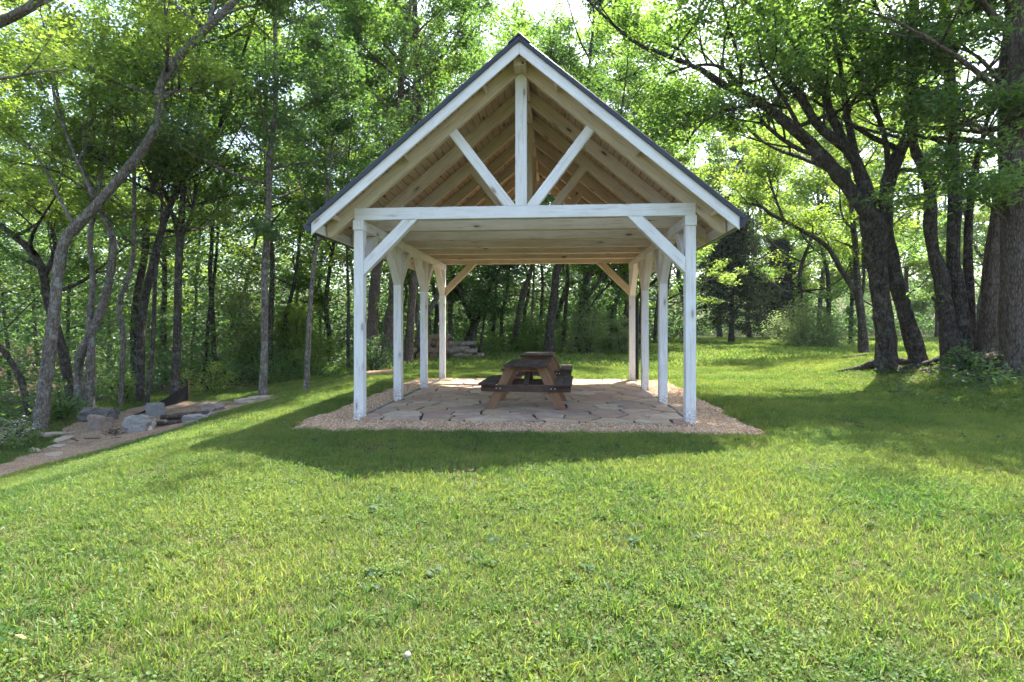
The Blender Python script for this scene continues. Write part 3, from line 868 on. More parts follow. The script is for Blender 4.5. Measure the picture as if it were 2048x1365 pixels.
# ------------------------------------------------------------------ instancing for uncountable ground cover
def scatter(name, pts, rot, scl, idx, templates, kind='stuff', label=None, cat=None):
    """one object: every point carries a copy of one of the template meshes"""
    hid = bpy.data.collections.new(name + '_templates')
    for i, t in enumerate(templates):
        o = bpy.data.objects.new('%s_%02d' % (name, i), t); hid.objects.link(o)
    me = bpy.data.meshes.new(name)
    me.vertices.add(len(pts)); me.vertices.foreach_set('co', np.asarray(pts, np.float32).ravel())
    a = me.attributes.new('rot', 'FLOAT_VECTOR', 'POINT'); a.data.foreach_set('vector', np.asarray(rot, np.float32).ravel())
    a = me.attributes.new('scl', 'FLOAT_VECTOR', 'POINT'); a.data.foreach_set('vector', np.asarray(scl, np.float32).ravel())
    a = me.attributes.new('idx', 'INT', 'POINT'); a.data.foreach_set('value', np.asarray(idx, np.int32))
    me.update()
    o = link(name, me)
    ng = bpy.data.node_groups.new(name, 'GeometryNodeTree')
    ng.interface.new_socket('Geometry', in_out='INPUT', socket_type='NodeSocketGeometry')
    ng.interface.new_socket('Geometry', in_out='OUTPUT', socket_type='NodeSocketGeometry')
    N = ng.nodes; Lk = ng.links
    gi, go = N.new('NodeGroupInput'), N.new('NodeGroupOutput')
    mp = N.new('GeometryNodeMeshToPoints')
    ci = N.new('GeometryNodeCollectionInfo'); ci.inputs['Collection'].default_value = hid
    ci.inputs['Separate Children'].default_value = True; ci.inputs['Reset Children'].default_value = True
    ip = N.new('GeometryNodeInstanceOnPoints'); ip.inputs['Pick Instance'].default_value = True
    def attr(nm, ty):
        q = N.new('GeometryNodeInputNamedAttribute'); q.data_type = ty; q.inputs['Name'].default_value = nm
        return q.outputs['Attribute']
    Lk.new(gi.outputs[0], mp.inputs['Mesh']); Lk.new(mp.outputs[0], ip.inputs['Points'])
    Lk.new(ci.outputs[0], ip.inputs['Instance']); Lk.new(attr('idx', 'INT'), ip.inputs['Instance Index'])
    Lk.new(attr('rot', 'FLOAT_VECTOR'), ip.inputs['Rotation']); Lk.new(attr('scl', 'FLOAT_VECTOR'), ip.inputs['Scale'])
    Lk.new(ip.outputs[0], go.inputs[0])
    md = o.modifiers.new('scatter', 'NODES'); md.node_group = ng
    return tag(o, label, cat, kind=kind)

# pea gravel
def pebble_mesh(seed):
    bm = bmesh.new(); r = random.Random(seed)
    bmesh.ops.create_icosphere(bm, subdivisions=1, radius=1.0)
    sx, sy, sz = r.uniform(.8, 1.3), r.uniform(.7, 1.1), r.uniform(.45, .75)
    for v in bm.verts: v.co = Vector((v.co.x * sx, v.co.y * sy, v.co.z * sz)) * r.uniform(.82, 1.15)
    me = bm_mesh('pebble', bm, True); me.materials.append(M['pebble']); return me
peb = [pebble_mesh(s) for s in range(6)]
n = 60000
x = RNG.uniform(-5, 5.5, n); y = RNG.uniform(6.8, 16.6, n)
lx, ly = to_local(x, y)
pm = pad_mask(x, y)
keep = (pm > -0.05 + 0.05 * RNG.random(n)) & ~((lx > PX0 + .02) & (lx < PX1 - .02) & (ly > PY0 + .02) & (ly < PY1 - .02))
keep |= (RNG.random(n) < 0.05) & (pm > -0.3) & (pm < 0)
x, y, pm = x[keep], y[keep], pm[keep]; n = len(x)
z = ter(x, y) + np.where(pm > 0, 0.045 * sstep(pm / 0.12), 0.01) + 0.004
s = RNG.uniform(0.008, 0.017, n)
scatter('gravel', np.stack([x, y, z], -1), np.stack([RNG.uniform(-.5, .5, n), RNG.uniform(-.5, .5, n), RNG.uniform(0, 6.28, n)], -1), np.stack([s, s, s], -1), RNG.integers(0, 6, n), peb, label='tan pea gravel ringing the patio', cat='gravel')

# ------------------------------------------------------------------ lawn
def blade(rng, base, h, w, lean, az, curl):
    """one grass blade: 3 cross sections and a tip"""
    d = np.array([math.cos(az), math.sin(az), 0.0]); side = np.array([-d[1], d[0], 0.0])
    tw = rng.uniform(-1.2, 1.2); side = side * math.cos(tw) + d * math.sin(tw)
    V = []
    for t, ww in ((0, .8), (0.4, 1.0), (0.75, .75)):
        c = base + np.array([0, 0, 1.0]) * h * (t - curl * t * t * .5) + d * h * (lean * t + curl * t * t)
        V += [c - side * w * ww / 2, c + side * w * ww / 2]
    V.append(base + np.array([0, 0, 1.0]) * h * (1 - curl * .5) + d * h * (lean + curl))
    return V, [(0, 1, 3), (0, 3, 2), (2, 3, 5), (2, 5, 4), (4, 5, 6)]

def tuft(seed, nbl, rad, h0, h1, w, mat, dry=0):
    rng = np.random.default_rng(seed)
    V, F, T, MI = [], [], [], []
    for k in range(nbl):
        a, r = rng.uniform(0, 6.28), rad * math.sqrt(rng.random())
        v, f = blade(rng, np.array([r * math.cos(a), r * math.sin(a), -0.006]), rng.uniform(h0, h1), w * rng.uniform(.7, 1.3), rng.uniform(0, .55), rng.uniform(0, 6.28), rng.uniform(0, .55))
        o = len(V); V += v; F += [(a_ + o, b_ + o, c_ + o) for a_, b_, c_ in f]
        T += [rng.random()] * len(v); MI += [1 if rng.random() < dry else 0] * len(f)
    me = np_mesh('tuft', np.array(V), np.array(F), np.array(T))
    me.materials.append(mat); me.materials.append(M['grass_dry'])
    me.polygons.foreach_set('material_index', np.array(MI, np.int32)); me.update()
    return me

def rosette(seed, nl, rad, size, mat, hmin, hmax, round_=1.0):
    """low broad-leaved plants: clover, plantain, ground ivy"""
    rng = np.random.default_rng(seed)
    V, F, T = [], [], []
    for k in range(nl):
        a, r = rng.uniform(0, 6.28), rad * math.sqrt(rng.random())
        c = np.array([r * math.cos(a), r * math.sin(a), rng.uniform(hmin, hmax)])
        s = size * rng.uniform(.6, 1.25); az = rng.uniform(0, 6.28)
        nrm = np.array([rng.normal(0, .35), rng.normal(0, .35), 1.0]); nrm /= np.linalg.norm(nrm)
        u = np.cross(nrm, [math.cos(az), math.sin(az), 0.1]); u /= np.linalg.norm(u); v = np.cross(nrm, u)
        o = len(V); t = rng.random()
        ring = 6
        V.append(c - nrm * s * .15); T.append(t)
        for q in range(ring):
            th = q / ring * 6.283
            V.append(c + u * s * math.cos(th) * round_ * .5 + v * s * math.sin(th) * .5); T.append(t)
        F += [(o, o + 1 + q, o + 1 + (q + 1) % ring) for q in range(ring)]
    me = np_mesh('rosette', np.array(V), np.array(F), np.array(T)); me.materials.append(mat)
    return me

def lawn_density(x, y):
    d = (1 - wood_floor(x, y)) * np.where(pad_mask(x, y) > -0.015, 0.0, 1.0)
    d = np.where(on_path(x, y), 0.0, d)
    return d * (1 - 0.75 * bank_dirt(x, y))

def zone(n, y0, y1, spread=0.98):
    """points uniform on the ground between two depths, inside the view and a step beside it"""
    y = np.sqrt(RNG.uniform(0, 1, n) * (y1 ** 2 - y0 ** 2) + y0 ** 2)
    x = RNG.uniform(-1, 1, n) * (y * spread + 1.2)
    k = RNG.random(n) < lawn_density(x, y)
    return x[k], y[k]

def put(name, x, y, templ, smin, smax, tilt=0.15, label=None, dens_noise=None):
    n = len(x)
    s = RNG.uniform(smin, smax, n) * (0.85 + 0.3 * (wob(x * 1.3, y * 1.2) * .5 + .5))
    scatter(name, np.stack([x, y, ter(x, y)], -1), np.stack([RNG.normal(0, tilt, n), RNG.normal(0, tilt, n), RNG.uniform(0, 6.28, n)], -1), np.stack([s, s, s], -1), RNG.integers(0, len(templ), n), templ, label=label, cat='grass')

near_t = [tuft(100 + i, 14, 0.05, 0.018, 0.055, 0.0046, M['grass'], 0.16) for i in range(7)] + [tuft(130 + i, 10, 0.035, 0.05, 0.11, 0.0058, M['grass'], 0.03) for i in range(3)]
x, y = zone(104000, 1.7, 9.0)
thin = (wob(x * 2.2 + 5, y * 2.0 + 1) + 0.6 * wob(x * 6.1, y * 5.3) + RNG.normal(0, .25, len(x))) > 0.95
x, y = x[~thin], y[~thin]
put('grass', x, y, near_t, 0.55, 1.05, label='short mown lawn blades close to the camera')
dry_t = [tuft(160 + i, 9, 0.06, 0.012, 0.04, 0.0035, M['grass_dry'], 1.0) for i in range(3)]
x, y = zone(9000, 1.7, 10.0)
k = (wob(x * 2.2 + 5, y * 2.0 + 1) + 0.6 * wob(x * 6.1, y * 5.3) + RNG.normal(0, .3, len(x))) > 0.6
put('dry_grass', x[k], y[k], dry_t, 0.8, 1.5, tilt=.5, label='dry thatch showing in thin patches of the lawn')
mid_t = [tuft(200 + i, 26, 0.11, 0.030, 0.075, 0.0085, M['grass'], 0.06) for i in range(8)]
x, y = zone(64000, 8.8, 20.0)
put('grass', x, y, mid_t, 0.7, 1.15, label='mown lawn around and beside the pavilion')
far_t = [tuft(300 + i, 30, 0.34, 0.05, 0.14, 0.022, M['grass'], 0.04) for i in range(6)]
x, y = zone(42000, 19.5, 62.0)
put('grass', x, y, far_t, 0.8, 1.4, label='sunlit open field running back to the trees')
# clover and weeds in the mown lawn, in drifts
clo_t = [rosette(400 + i, 18, 0.07, 0.013, M['clover'], 0.008, 0.034) for i in range(5)]
x, y = zone(34000, 1.7, 11.0)
k = (wob(x * 1.1 + 4, y * 1.3) + 0.7 * wob(x * 3.1, y * 2.7) + RNG.normal(0, .35, len(x))) > 0.0
put('clover', x[k], y[k], clo_t, 0.7, 1.5, label='clover patches mixed into the mown lawn')
weed_t = [rosette(450 + i, 5, 0.05, 0.055, M['weed'], 0.010, 0.035, 0.7) for i in range(4)]
x, y = zone(1100, 1.8, 9.0)
k = (wob(x * .9 + 1, y * 1.0 + 2) + RNG.normal(0, .3, len(x))) > 0.15
put('weeds', x[k], y[k], weed_t, 0.6, 1.3, label='broad leaved weeds dotted through the lawn')
# ragged taller grass along the gravel edge and a few sprigs in the stones
n = 26000
x = RNG.uniform(-4.2, 4.6, n); y = RNG.uniform(7.2, 16.4, n); pm = pad_mask(x, y)
k = (pm > -0.16) & (pm < 0.02) & (RNG.random(n) < 0.8) & (RNG.random(n) < np.clip(1.0 - 5 * np.maximum(pm + .06, 0), 0, 1))
put('edge_grass', x[k], y[k], near_t, 0.9, 1.5, label='ragged grass along the gravel edge')
# ------------------------------------------------------------------ trees
def frame_out(p):
    """how far a point lies outside the picture (0 inside); used to spend fewer leaves there"""
    y = np.maximum(p[:, 1], 0.5)
    u = np.abs(p[:, 0]) / y; v = (p[:, 2] - CAM_H) / y
    return (u > 1.05) | (v > 0.66) | (p[:, 1] < 1.0)

def leaf_cloud(cent, rad, n_each, size, rng, flat=0.45, width=0.62, tint_c=None, up=0.55, droop=0.25, oof=0.15):
    """leaf blades spread through clumps; returns verts, tris, tint"""
    cent = np.asarray(cent, float); rad = np.asarray(rad, float)
    out = frame_out(cent)
    cnt = np.maximum(1, np.where(out, n_each * oof, n_each)).astype(int) * np.ones(len(cent), int)
    id_ = np.repeat(np.arange(len(cent)), cnt)
    n = len(id_)
    g = rng.standard_normal((n, 3)); g /= np.linalg.norm(g, axis=1, keepdims=True)
    r = rng.random(n) ** 0.45
    off = g * r[:, None] * rad[id_][:, None]; off[:, 2] *= flat
    # leaves sit in loose layers inside a clump
    c = cent[id_] + off
    sz = size * rng.uniform(0.6, 1.25, n) * np.where(out[id_], 1.75, 1.0)
    nrm = rng.standard_normal((n, 3)); nrm[:, 2] = np.abs(nrm[:, 2]) + up * 2
    nrm /= np.linalg.norm(nrm, axis=1, keepdims=True)
    az = rng.uniform(0, 6.283, n)
    d0 = np.stack([np.cos(az), np.sin(az), -droop * rng.random(n)], -1) + g * 0.6
    d = d0 - nrm * np.sum(d0 * nrm, 1, keepdims=True); d /= np.maximum(np.linalg.norm(d, axis=1, keepdims=True), 1e-6)
    s = np.cross(nrm, d)
    L = sz[:, None]; W = (sz * width * rng.uniform(.7, 1.15, n))[:, None]
    fold = (rng.uniform(0.02, 0.22, n) * sz)[:, None]
    b = c - d * L * .5
    v0 = b; v2 = b + d * L - nrm * L * 0.12
    v1 = b + d * L * .42 - s * W * .5 + nrm * fold; v3 = b + d * L * .42 + s * W * .5 + nrm * fold
    V = np.stack([v0, v1, v2, v3], 1).reshape(-1, 3)
    k = np.arange(n)[:, None] * 4
    F = np.concatenate([k + [0, 1, 2], k + [0, 2, 3]], 1).reshape(-1, 3)
    tc = rng.random(len(cent)) if tint_c is None else tint_c
    t = np.clip(0.55 * tc[id_] + 0.45 * rng.random(n), 0, 1)
    return V, F, np.repeat(t, 4)

class Wood:
    """collects the bark of one tree as one connected mesh and its leaf clumps"""
    def __init__(self, seed):
        self.rng = np.random.default_rng(seed)
        self.V, self.F, self.n = [], [], 0
        self.cl, self.cr = [], []
    def tube(self, pts, rad, sides, samples, rough=0.06, flare=0.0):
        p, r = smooth_line(pts, rad, samples)
        V, F = tube_arrays(p, r, sides, True, rough, self.rng, flare)
        o = self.n
        self.V.append(V); self.F.append(F + o); self.n += len(V)
        if o:                               # a sliver inside the wood joins the limb to the tree
            allV = np.vstack(self.V[:-1])
            j = int(np.argmin(np.sum((allV - p[0]) ** 2, 1)))
            self.F.append(np.array([[o, o + 1, j]]))
        return p, r
    def clump(self, p, r):
        self.cl.append(np.array(p)); self.cr.append(r)
    def branch(self, p, d, L, r, lvl, sub=3, cl_r=0.55, rise=0.12, droop=0.0):
        rng = self.rng
        pts = [np.array(p, float)]; d = np.array(d, float); d /= np.linalg.norm(d)
        k = 5
        for i in range(k):
            d = d + rng.standard_normal(3) * 0.16 + np.array([0, 0, rise - droop * i / k])
            d /= np.linalg.norm(d)
            pts.append(pts[-1] + d * L / k)
        self.tube(pts, np.linspace(r, max(r * 0.22, 0.006), k + 1), 6 if r > 0.04 else (4 if lvl else 3), 7 if lvl else 4, 0.05)
        if lvl > 0:
            for j in range(sub):
                t = rng.uniform(0.30, 0.95); i = min(int(t * k), k - 1)
                q = pts[i] + (pts[i + 1] - pts[i]) * (t * k - i)
                dd = pts[i + 1] - pts[i]; dd /= np.linalg.norm(dd)
                side = np.cross(dd, [0, 0, 1]); side /= max(np.linalg.norm(side), 1e-6)
                nd = dd * 0.55 + side * rng.choice((-1, 1)) * rng.uniform(.5, 1.1) + np.array([0, 0, rng.uniform(-.25, .45)])
                self.branch(q, nd, L * rng.uniform(.38, .62), r * (1 - t) * .6 + 0.008, lvl - 1, sub, cl_r, rise * .6, droop)
            self.clump(pts[-1], cl_r)
        else:
            for q in (pts[2], pts[3], pts[4], pts[5]):
                self.clump(q + rng.standard_normal(3) * 0.15 * cl_r, cl_r * rng.uniform(.65, 1.15))
    def mesh(self, name):
        return np_mesh(name, np.vstack(self.V), np.vstack(self.F), smooth=True)

def tree(name, label, stems, d=None, height=16.0, z0=4.0, spread=3.5, nb=13, sub=3, leaves=8000, leaf=0.12, bark='bark_dark', mat='leaf_mid', seed=0, dd=0.0, limbs=(), group='trees of the wood', sides=10, cl_r=0.6, ivy=0, flare=0.55, roots=0, bare=False, rise=0.12, limb_sub=5, cat='tree', flat=0.45, limb_len=None, droop=0.0, up=0.55, width=0.62, extend=True, lean=0.0, rough=0.10, toward=None, limbs3=(), oof=0.15):
    """stems and limbs: pixel polylines (px, py, width px[, depth shift]) as the photograph shows them, set at depth d"""
    W = Wood(1000 + seed); rng = W.rng
    nb = int(nb * 1.25); leaves = int(leaves * 1.42)
    b0 = stems[0][0]
    if d is None:
        g = G(b0[0], b0[1]); d = g.y
    base = P(b0[0], b0[1], d); base.z = float(ter(base.x, base.y))
    def line(poly, dsh=0.0, first=False):
        pts, rad = [], []
        n = len(poly)
        for i, q in enumerate(poly):
            dp = d + dsh + dd * max(0.0, (HY + 60 - q[1]) / 700.0) + (q[3] if len(q) > 3 else 0.0)
            p = P(q[0], q[1], dp)
            pts.append(np.array(p)); rad.append(q[2] / 2 * dp / FPX / math.hypot(1.0, (q[0] - CX) / FPX))
        if first:
            zg = float(ter(pts[0][0], pts[0][1]))
            pts[0][2] = min(pts[0][2], zg + .02)
            pts.insert(0, pts[0] + np.array([0, 0, -0.35])); rad.insert(0, rad[0])
        return pts, rad
    tips = []
    for si, st in enumerate(stems):
        pts, rad = line(st, 0.0, True)
        if extend and pts[-1][2] < height:
            v = pts[-1] - pts[-2]; v /= np.linalg.norm(v)
            h = height - pts[-1][2]; k = max(2, int(h / 2.5)); r0 = rad[-1]
            for i in range(k):
                v = v * 0.75 + np.array([0, 0, 0.35]) + rng.standard_normal(3) * 0.07; v /= np.linalg.norm(v)
                pts.append(pts[-1] + v * h / k); rad.append(r0 * (1 - (i + 1) / k * 0.85))
        p, r = W.tube(pts, rad, sides, max(10, 3 * len(pts)), rough, flare)
        tips.append((p, r))
    limb_lines = []
    for lb in limbs:
        pts, rad = line(lb)
        p, r = W.tube(pts, rad, max(6, sides - 3), max(8, 3 * len(pts)), rough * .8)
        limb_lines.append((p, r))
    for lb in limbs3:
        q = np.array(lb, float)
        p, r = W.tube(q[:, :3], q[:, 3], max(6, sides - 3), max(8, 3 * len(q)), rough * .8)
        limb_lines.append((p, r))
    for k in range(roots):
        a = k * 2.4 + rng.uniform(-.4, .4); r0 = stems[0][0][2] / 2 * d / FPX
        pr, rr = [], []
        for t in (0.0, 0.45, 0.9, 1.5, 2.1):
            x_, y_ = base.x + math.cos(a) * (t + .1) * r0 * 2.2, base.y + math.sin(a) * (t + .1) * r0 * 2.2
            zz = float(ter(x_, y_)) + r0 * (0.75 - 0.62 * min(1, t)) - 0.10 * max(0, t - 1.3)
            pr.append((x_, y_, zz)); rr.append(max(0.02, r0 * (0.42 - 0.17 * t)))
        W.tube(pr, rr, 7, 10, .12)
    # boughs from the upper stems
    ga = rng.uniform(0, 6.28)
    if not bare:
        for si, (p, r) in enumerate(tips):
            zs = p[:, 2]
            cand = np.nonzero(zs > base.z + z0)[0]
            if len(cand) < 2: continue
            for k in range(nb if si == 0 else max(4, nb // 2)):
                f = (k + rng.uniform(0, .9)) / nb
                i = cand[min(len(cand) - 1, int(f * len(cand)))]
                ga += 2.4 + rng.uniform(-.5, .5)
                el = 0.15 + 0.75 * f + rng.uniform(-.15, .2)
                dv = np.array([math.cos(ga) * math.cos(el), math.sin(ga) * math.cos(el), math.sin(el)])
                if toward is not None: dv = dv + np.array(toward) * 0.5
                L = spread * (1.05 - 0.45 * f) * rng.uniform(.7, 1.2)
                W.branch(p[i], dv, L, min(r[i] * .55, 0.02 + L * .014), 1, sub, cl_r, rise, droop)
            W.clump(p[-1], cl_r)
        for p, r in limb_lines:
            n = len(p)
            for k in range(limb_sub):
                i = int(n * (0.30 + 0.68 * (k + rng.random() * .8) / limb_sub)); i = min(n - 1, max(1, i))
                t = p[i] - p[i - 1]; t /= max(np.linalg.norm(t), 1e-6)
                s = np.cross(t, [0, 0, 1]); s /= max(np.linalg.norm(s), 1e-6)
                dv = t * .6 + s * rng.choice((-1, 1)) * rng.uniform(.4, 1.1) + np.array([0, 0, rng.uniform(-.1, .6)])
                LL = (limb_len or spread * .6) * rng.uniform(.6, 1.15)
                W.branch(p[i], dv, LL, min(r[i] * .6, 0.03), 1, sub, cl_r, rise, droop)
            W.clump(p[-1], cl_r)
    root = empty(name, base)
    tag(root, label, cat, group)
    off = Matrix.Translation(-base)
    link('trunk', W.mesh('trunk'), M[bark], root, off)
    if W.cl:
        cl = np.array(W.cl); cr = np.array(W.cr)
        V, F, t = leaf_cloud(cl, cr, max(4, leaves // len(cl)), leaf, rng, flat, width, None, up, .25, oof)
        link('crown', np_mesh('crown', V, F, t), M[mat], root, off)
    if ivy:
        cs, rs = [], []
        for p, r in tips[:1]:
            for i in range(len(p)):
                if p[i][2] < base.z + ivy:
                    for q in range(5):
                        a = rng.uniform(0, 6.28)
                        cs.append(p[i] + np.array([math.cos(a), math.sin(a), rng.uniform(-.5, .5)]) * (r[i] + .05)); rs.append(.32)
        if cs:
            V, F, t = leaf_cloud(cs, rs, 34, leaf * .8, rng, 1.0, .8, None, .1)
            link('ivy', np_mesh('ivy', V, F, t), M['leaf_mid'], root, off)
    return root

def shrub(name, label, px, py, w, h, leaves, leaf, mat, seed, d=None, flowers=0, group=None, cat='shrub', depth=None, stems=7):
    """bush of arching stems, w and h in metres"""
    g = G(px, py) if d is None else Vector(((px - CX) / FPX * d, d, float(ter((px - CX) / FPX * d, d))))
    W = Wood(5000 + seed); rng = W.rng
    b = np.array(g)
    for k in range(stems):
        a = rng.uniform(0, 6.28); e = rng.uniform(.1, 1.0)
        tip = b + np.array([math.cos(a) * w / 2 * e, math.sin(a) * (depth or w) / 2 * e, h * rng.uniform(.55, 1.0) * (1.1 - .45 * e)])
        mid = (b + tip) / 2 + np.array([0, 0, h * .12])
        W.tube([b + np.array([math.cos(a), math.sin(a), 0]) * .06 + [0, 0, -.1], mid, tip], [.03, .02, .008], 5, 6)
        for t in np.linspace(.25, 1, 5):
            q = b * (1 - t) ** 2 + 2 * mid * t * (1 - t) + tip * t * t
            W.clump(q + rng.standard_normal(3) * .08 * w, w * .17)
    for k in range(stems * 4):
        a = rng.uniform(0, 6.28); e = math.sqrt(rng.random())
        W.clump(b + np.array([math.cos(a) * w / 2 * e, math.sin(a) * (depth or w) / 2 * e, h * rng.uniform(.05, .85) * (1.05 - .6 * e * e)]), w * .15)
    root = empty(name, g); tag(root, label, cat, group)
    off = Matrix.Translation(-g)
    link('stem', W.mesh('stem'), M['bark_dark'], root, off)
    cl = np.array(W.cl)
    V, F, t = leaf_cloud(cl, np.array(W.cr), max(4, leaves // len(cl)), leaf, rng, .8, .6, None, .35)
    link('crown', np_mesh('crown', V, F, t), M[mat], root, off)
    if flowers:
        k = rng.choice(len(cl), flowers); V, F, t = leaf_cloud(cl[k] + [0, 0, .12], np.full(flowers, .16), 9, .04, rng, .5, .9, None, 1)
        link('blossoms', np_mesh('blossoms', V, F, t), M['leaf_flower'], root, off)
    return root

def cedar(label, px, py, d, h, w, seed, tone=0.0):
    W = Wood(7000 + seed); rng = W.rng
    base = P(px, py, d); base.z = float(ter(base.x, base.y)); b = np.array(base)
    W.tube([b + [0, 0, -.3], b + [0.1, 0, h * .5], b + [0, 0, h]], [.22, .14, .03], 8, 12, .1, .4)
    cs, rs = [], []
    for k in range(170):
        f = (k / 170) ** .8; z = h * (.10 + .9 * f); a = k * 2.4 + rng.uniform(-.3, .3)
        L = w / 2 * (1 - f) ** .7 * rng.uniform(.65, 1.15) + .15
        e = b + np.array([math.cos(a) * L, math.sin(a) * L, z - .12 * L])
        W.tube([b + [0, 0, z], (b + [0, 0, z] + e) / 2 + [0, 0, .1], e], [.04, .025, .01], 4, 4, 0)
        for t in np.linspace(.35, 1, 4):
            cs.append((b + [0, 0, z]) * (1 - t) + e * t + rng.standard_normal(3) * .1); rs.append(.55)
    root = empty('cedar_tree', base); tag(root, label, 'tree', 'dark cedars at the far side of the field')
    off = Matrix.Translation(-base)
    link('trunk', W.mesh('trunk'), M['bark_dark'], root, off)
    V, F, t = leaf_cloud(np.array(cs), np.array(rs), 34, .27, rng, .6, .34, None, .1, .8)
    link('crown', np_mesh('crown', V, F, t), M['leaf_cedar'], root, off)

# --- left: the leaning tree by the fire ring and its neighbours
tree('leaning_tree', 'tall grey lichen covered tree leaning over beside the fire ring', [[(80, 862, 33), (92, 760, 29), (107, 640, 27), (118, 540, 25), (130, 480, 24), (158, 448, 24), (235, 362, 22), (290, 292, 21), (318, 235, 20), (321, 180, 20), (345, 130, 19), (400, 70, 17), (470, 2, 14), (540, -70, 11)]],
     bark='bark_grey', mat='leaf_bright', limbs=[[(324, 197, 12), (350, 181, 9), (378, 180, 8), (402, 184, 5)], [(415, 58, 11), (428, 10, 9), (440, -40, 7)], [(187, 400, 9), (165, 345, 9), (140, 290, 8), (118, 220, 6), (100, 150, 4)], [(150, 455, 8), (110, 380, 8), (85, 330, 7), (40, 270, 5)]],
     height=12, z0=8.0, spread=3.2, nb=8, leaves=9000, leaf=.105, seed=1, limb_sub=4, limb_len=1.7, dd=1.0, cl_r=.5, group='trees by the creek')
tree('twin_stem_tree', 'grey twin stemmed tree with a crooked stem behind the two end boulders', [[(160, 824, 24), (157, 740, 22), (164, 703, 22), (193, 646, 21), (213, 585, 19), (223, 531, 18), (226, 482, 16), (204, 425, 14), (188, 382, 12), (158, 330, 10), (138, 286, 9), (120, 210, 7)], [(180, 815, 20), (181, 740, 19), (183, 695, 17), (180, 640, 15), (186, 560, 13), (180, 470, 11), (196, 390, 9)]],
     bark='bark_grey', mat='leaf_bright', height=11, z0=5.0, spread=2.8, nb=13, leaves=9000, leaf=.11, seed=2, cl_r=.5, group='trees by the creek')
tree('tree', 'dark crooked tree curving in behind the leaning grey tree', [[(150, 850, 24), (125, 700, 22), (95, 600, 22), (85, 540, 20), (60, 500, 18), (0, 450, 15), (-60, 400, 12)]], d=18, limbs=[[(88, 560, 12), (110, 500, 11), (100, 450, 9), (70, 420, 7)]], mat='leaf_bright', height=10, z0=3.5, spread=3.5, nb=10, leaves=9000, leaf=.13, seed=3, group='trees by the creek')
tree('tree', 'low dark trunk arching in from the edge above the creek', [[(60, 840, 16), (45, 770, 15), (20, 720, 13), (-10, 685, 12), (-60, 640, 9)]], d=16.5, mat='leaf_mid', height=7, z0=2.0, spread=3.0, nb=9, leaves=7000, leaf=.12, seed=4, group='trees by the creek')
tree('tree', 'slim grey trunk with a kink beside the dark creek bank', [[(242, 812, 13), (245, 720, 12), (246, 662, 12), (237, 615, 12), (246, 580, 12), (262, 540, 10), (268, 470, 9)]], bark='bark_grey', mat='leaf_bright', height=13, z0=4, spread=2.6, nb=11, leaves=8000, leaf=.12, seed=5, group='trees by the creek')
tree('tree', 'dark straight trunk paired with another, to the rear', [[(269, 796, 15), (267, 687, 15), (271, 605, 15), (287, 523, 15), (295, 441, 14), (303, 390, 13), (312, 320, 11), (330, 240, 9)]], d=20.5, mat='leaf_mid', height=15, z0=5, spread=3.4, nb=12, leaves=9000, leaf=.13, seed=6, group='trees by the creek')
tree('tree', 'dark trunk of the pair that sweeps up toward the pavilion', [[(280, 806, 18), (281, 687, 17), (288, 605, 17), (312, 502, 16), (336, 420, 14), (362, 368, 12), (400, 312, 10), (436, 262, 8)]], mat='leaf_deep', height=14, z0=5, spread=3.2, nb=12, leaves=9000, leaf=.13, seed=7, group='trees by the creek')
tree('tree', 'thin mottled sapling beside the black fabric fence', [[(294, 812, 11), (300, 745, 10), (305, 700, 9), (308, 620, 9), (312, 540, 8), (322, 470, 7)]], mat='leaf_bright', height=10, z0=4, spread=2.2, nb=10, leaves=6000, leaf=.11, seed=8, group='trees by the creek')
tree('tree', 'sturdy dark tree forking high above the black fabric fence', [[(349, 808, 22), (353, 728, 18), (355, 646, 17), (357, 543, 16), (361, 470, 16), (366, 400, 13), (372, 300, 11)]], limbs=[[(359, 490, 9), (345, 430, 8), (330, 380, 6)], [(362, 475, 10), (383, 430, 9), (392, 370, 7)]], mat='leaf_mid', height=15, z0=4.6, spread=3.2, nb=13, leaves=10000, leaf=.125, seed=9, group='trees by the creek')
tree('tree', 'ivy clad trunk in the gap behind the fire ring', [[(325, 790, 14), (330, 720, 13), (326, 650, 12), (330, 560, 11)]], d=25, mat='leaf_bright', height=15, z0=5, spread=3.4, nb=11, leaves=7000, leaf=.16, seed=10, ivy=3.0, group='trees by the creek')
tree('tree', 'slanting bare trunk of two that meet in a narrow wedge', [[(434, 762, 11), (427, 687, 11), (424, 613, 10), (420, 540, 9), (425, 460, 8)]], d=23, mat='leaf_mid', height=15, z0=5.5, spread=3.2, nb=11, leaves=7500, leaf=.15, seed=11, group='trees by the creek')
tree('tree', 'thin trunk propped close beside a slanting bare trunk', [[(408, 768, 10), (413, 690, 9), (420, 620, 8), (428, 560, 7)]], d=23.5, mat='leaf_deep', height=12, z0=5, spread=2.8, nb=9, leaves=6000, leaf=.15, seed=12, group='trees by the creek')
tree('tree', 'tall straight tree standing on the slope above the flat stones', [[(525, 796, 20), (529, 687, 15), (529, 564, 15), (533, 482, 14), (537, 400, 13), (541, 300, 12), (549, 240, 11), (552, 150, 10), (550, 50, 8), (553, -40, 6)]], bark='bark_grey', mat='leaf_deep', height=14, z0=5.0, spread=3.3, nb=16, leaves=13000, leaf=.115, seed=13, group='trees by the creek')
tree('tree', 'slim mottled sapling on the lawn slope nearest the pavilion eave', [[(613, 780, 12), (617, 687, 10), (621, 605, 9), (632, 502, 8), (641, 465, 7), (655, 400, 6)]], bark='bark_grey', mat='leaf_deep', height=8, z0=3.4, spread=2.0, nb=12, leaves=6500, leaf=.105, seed=14, group='trees by the creek', cl_r=.45)
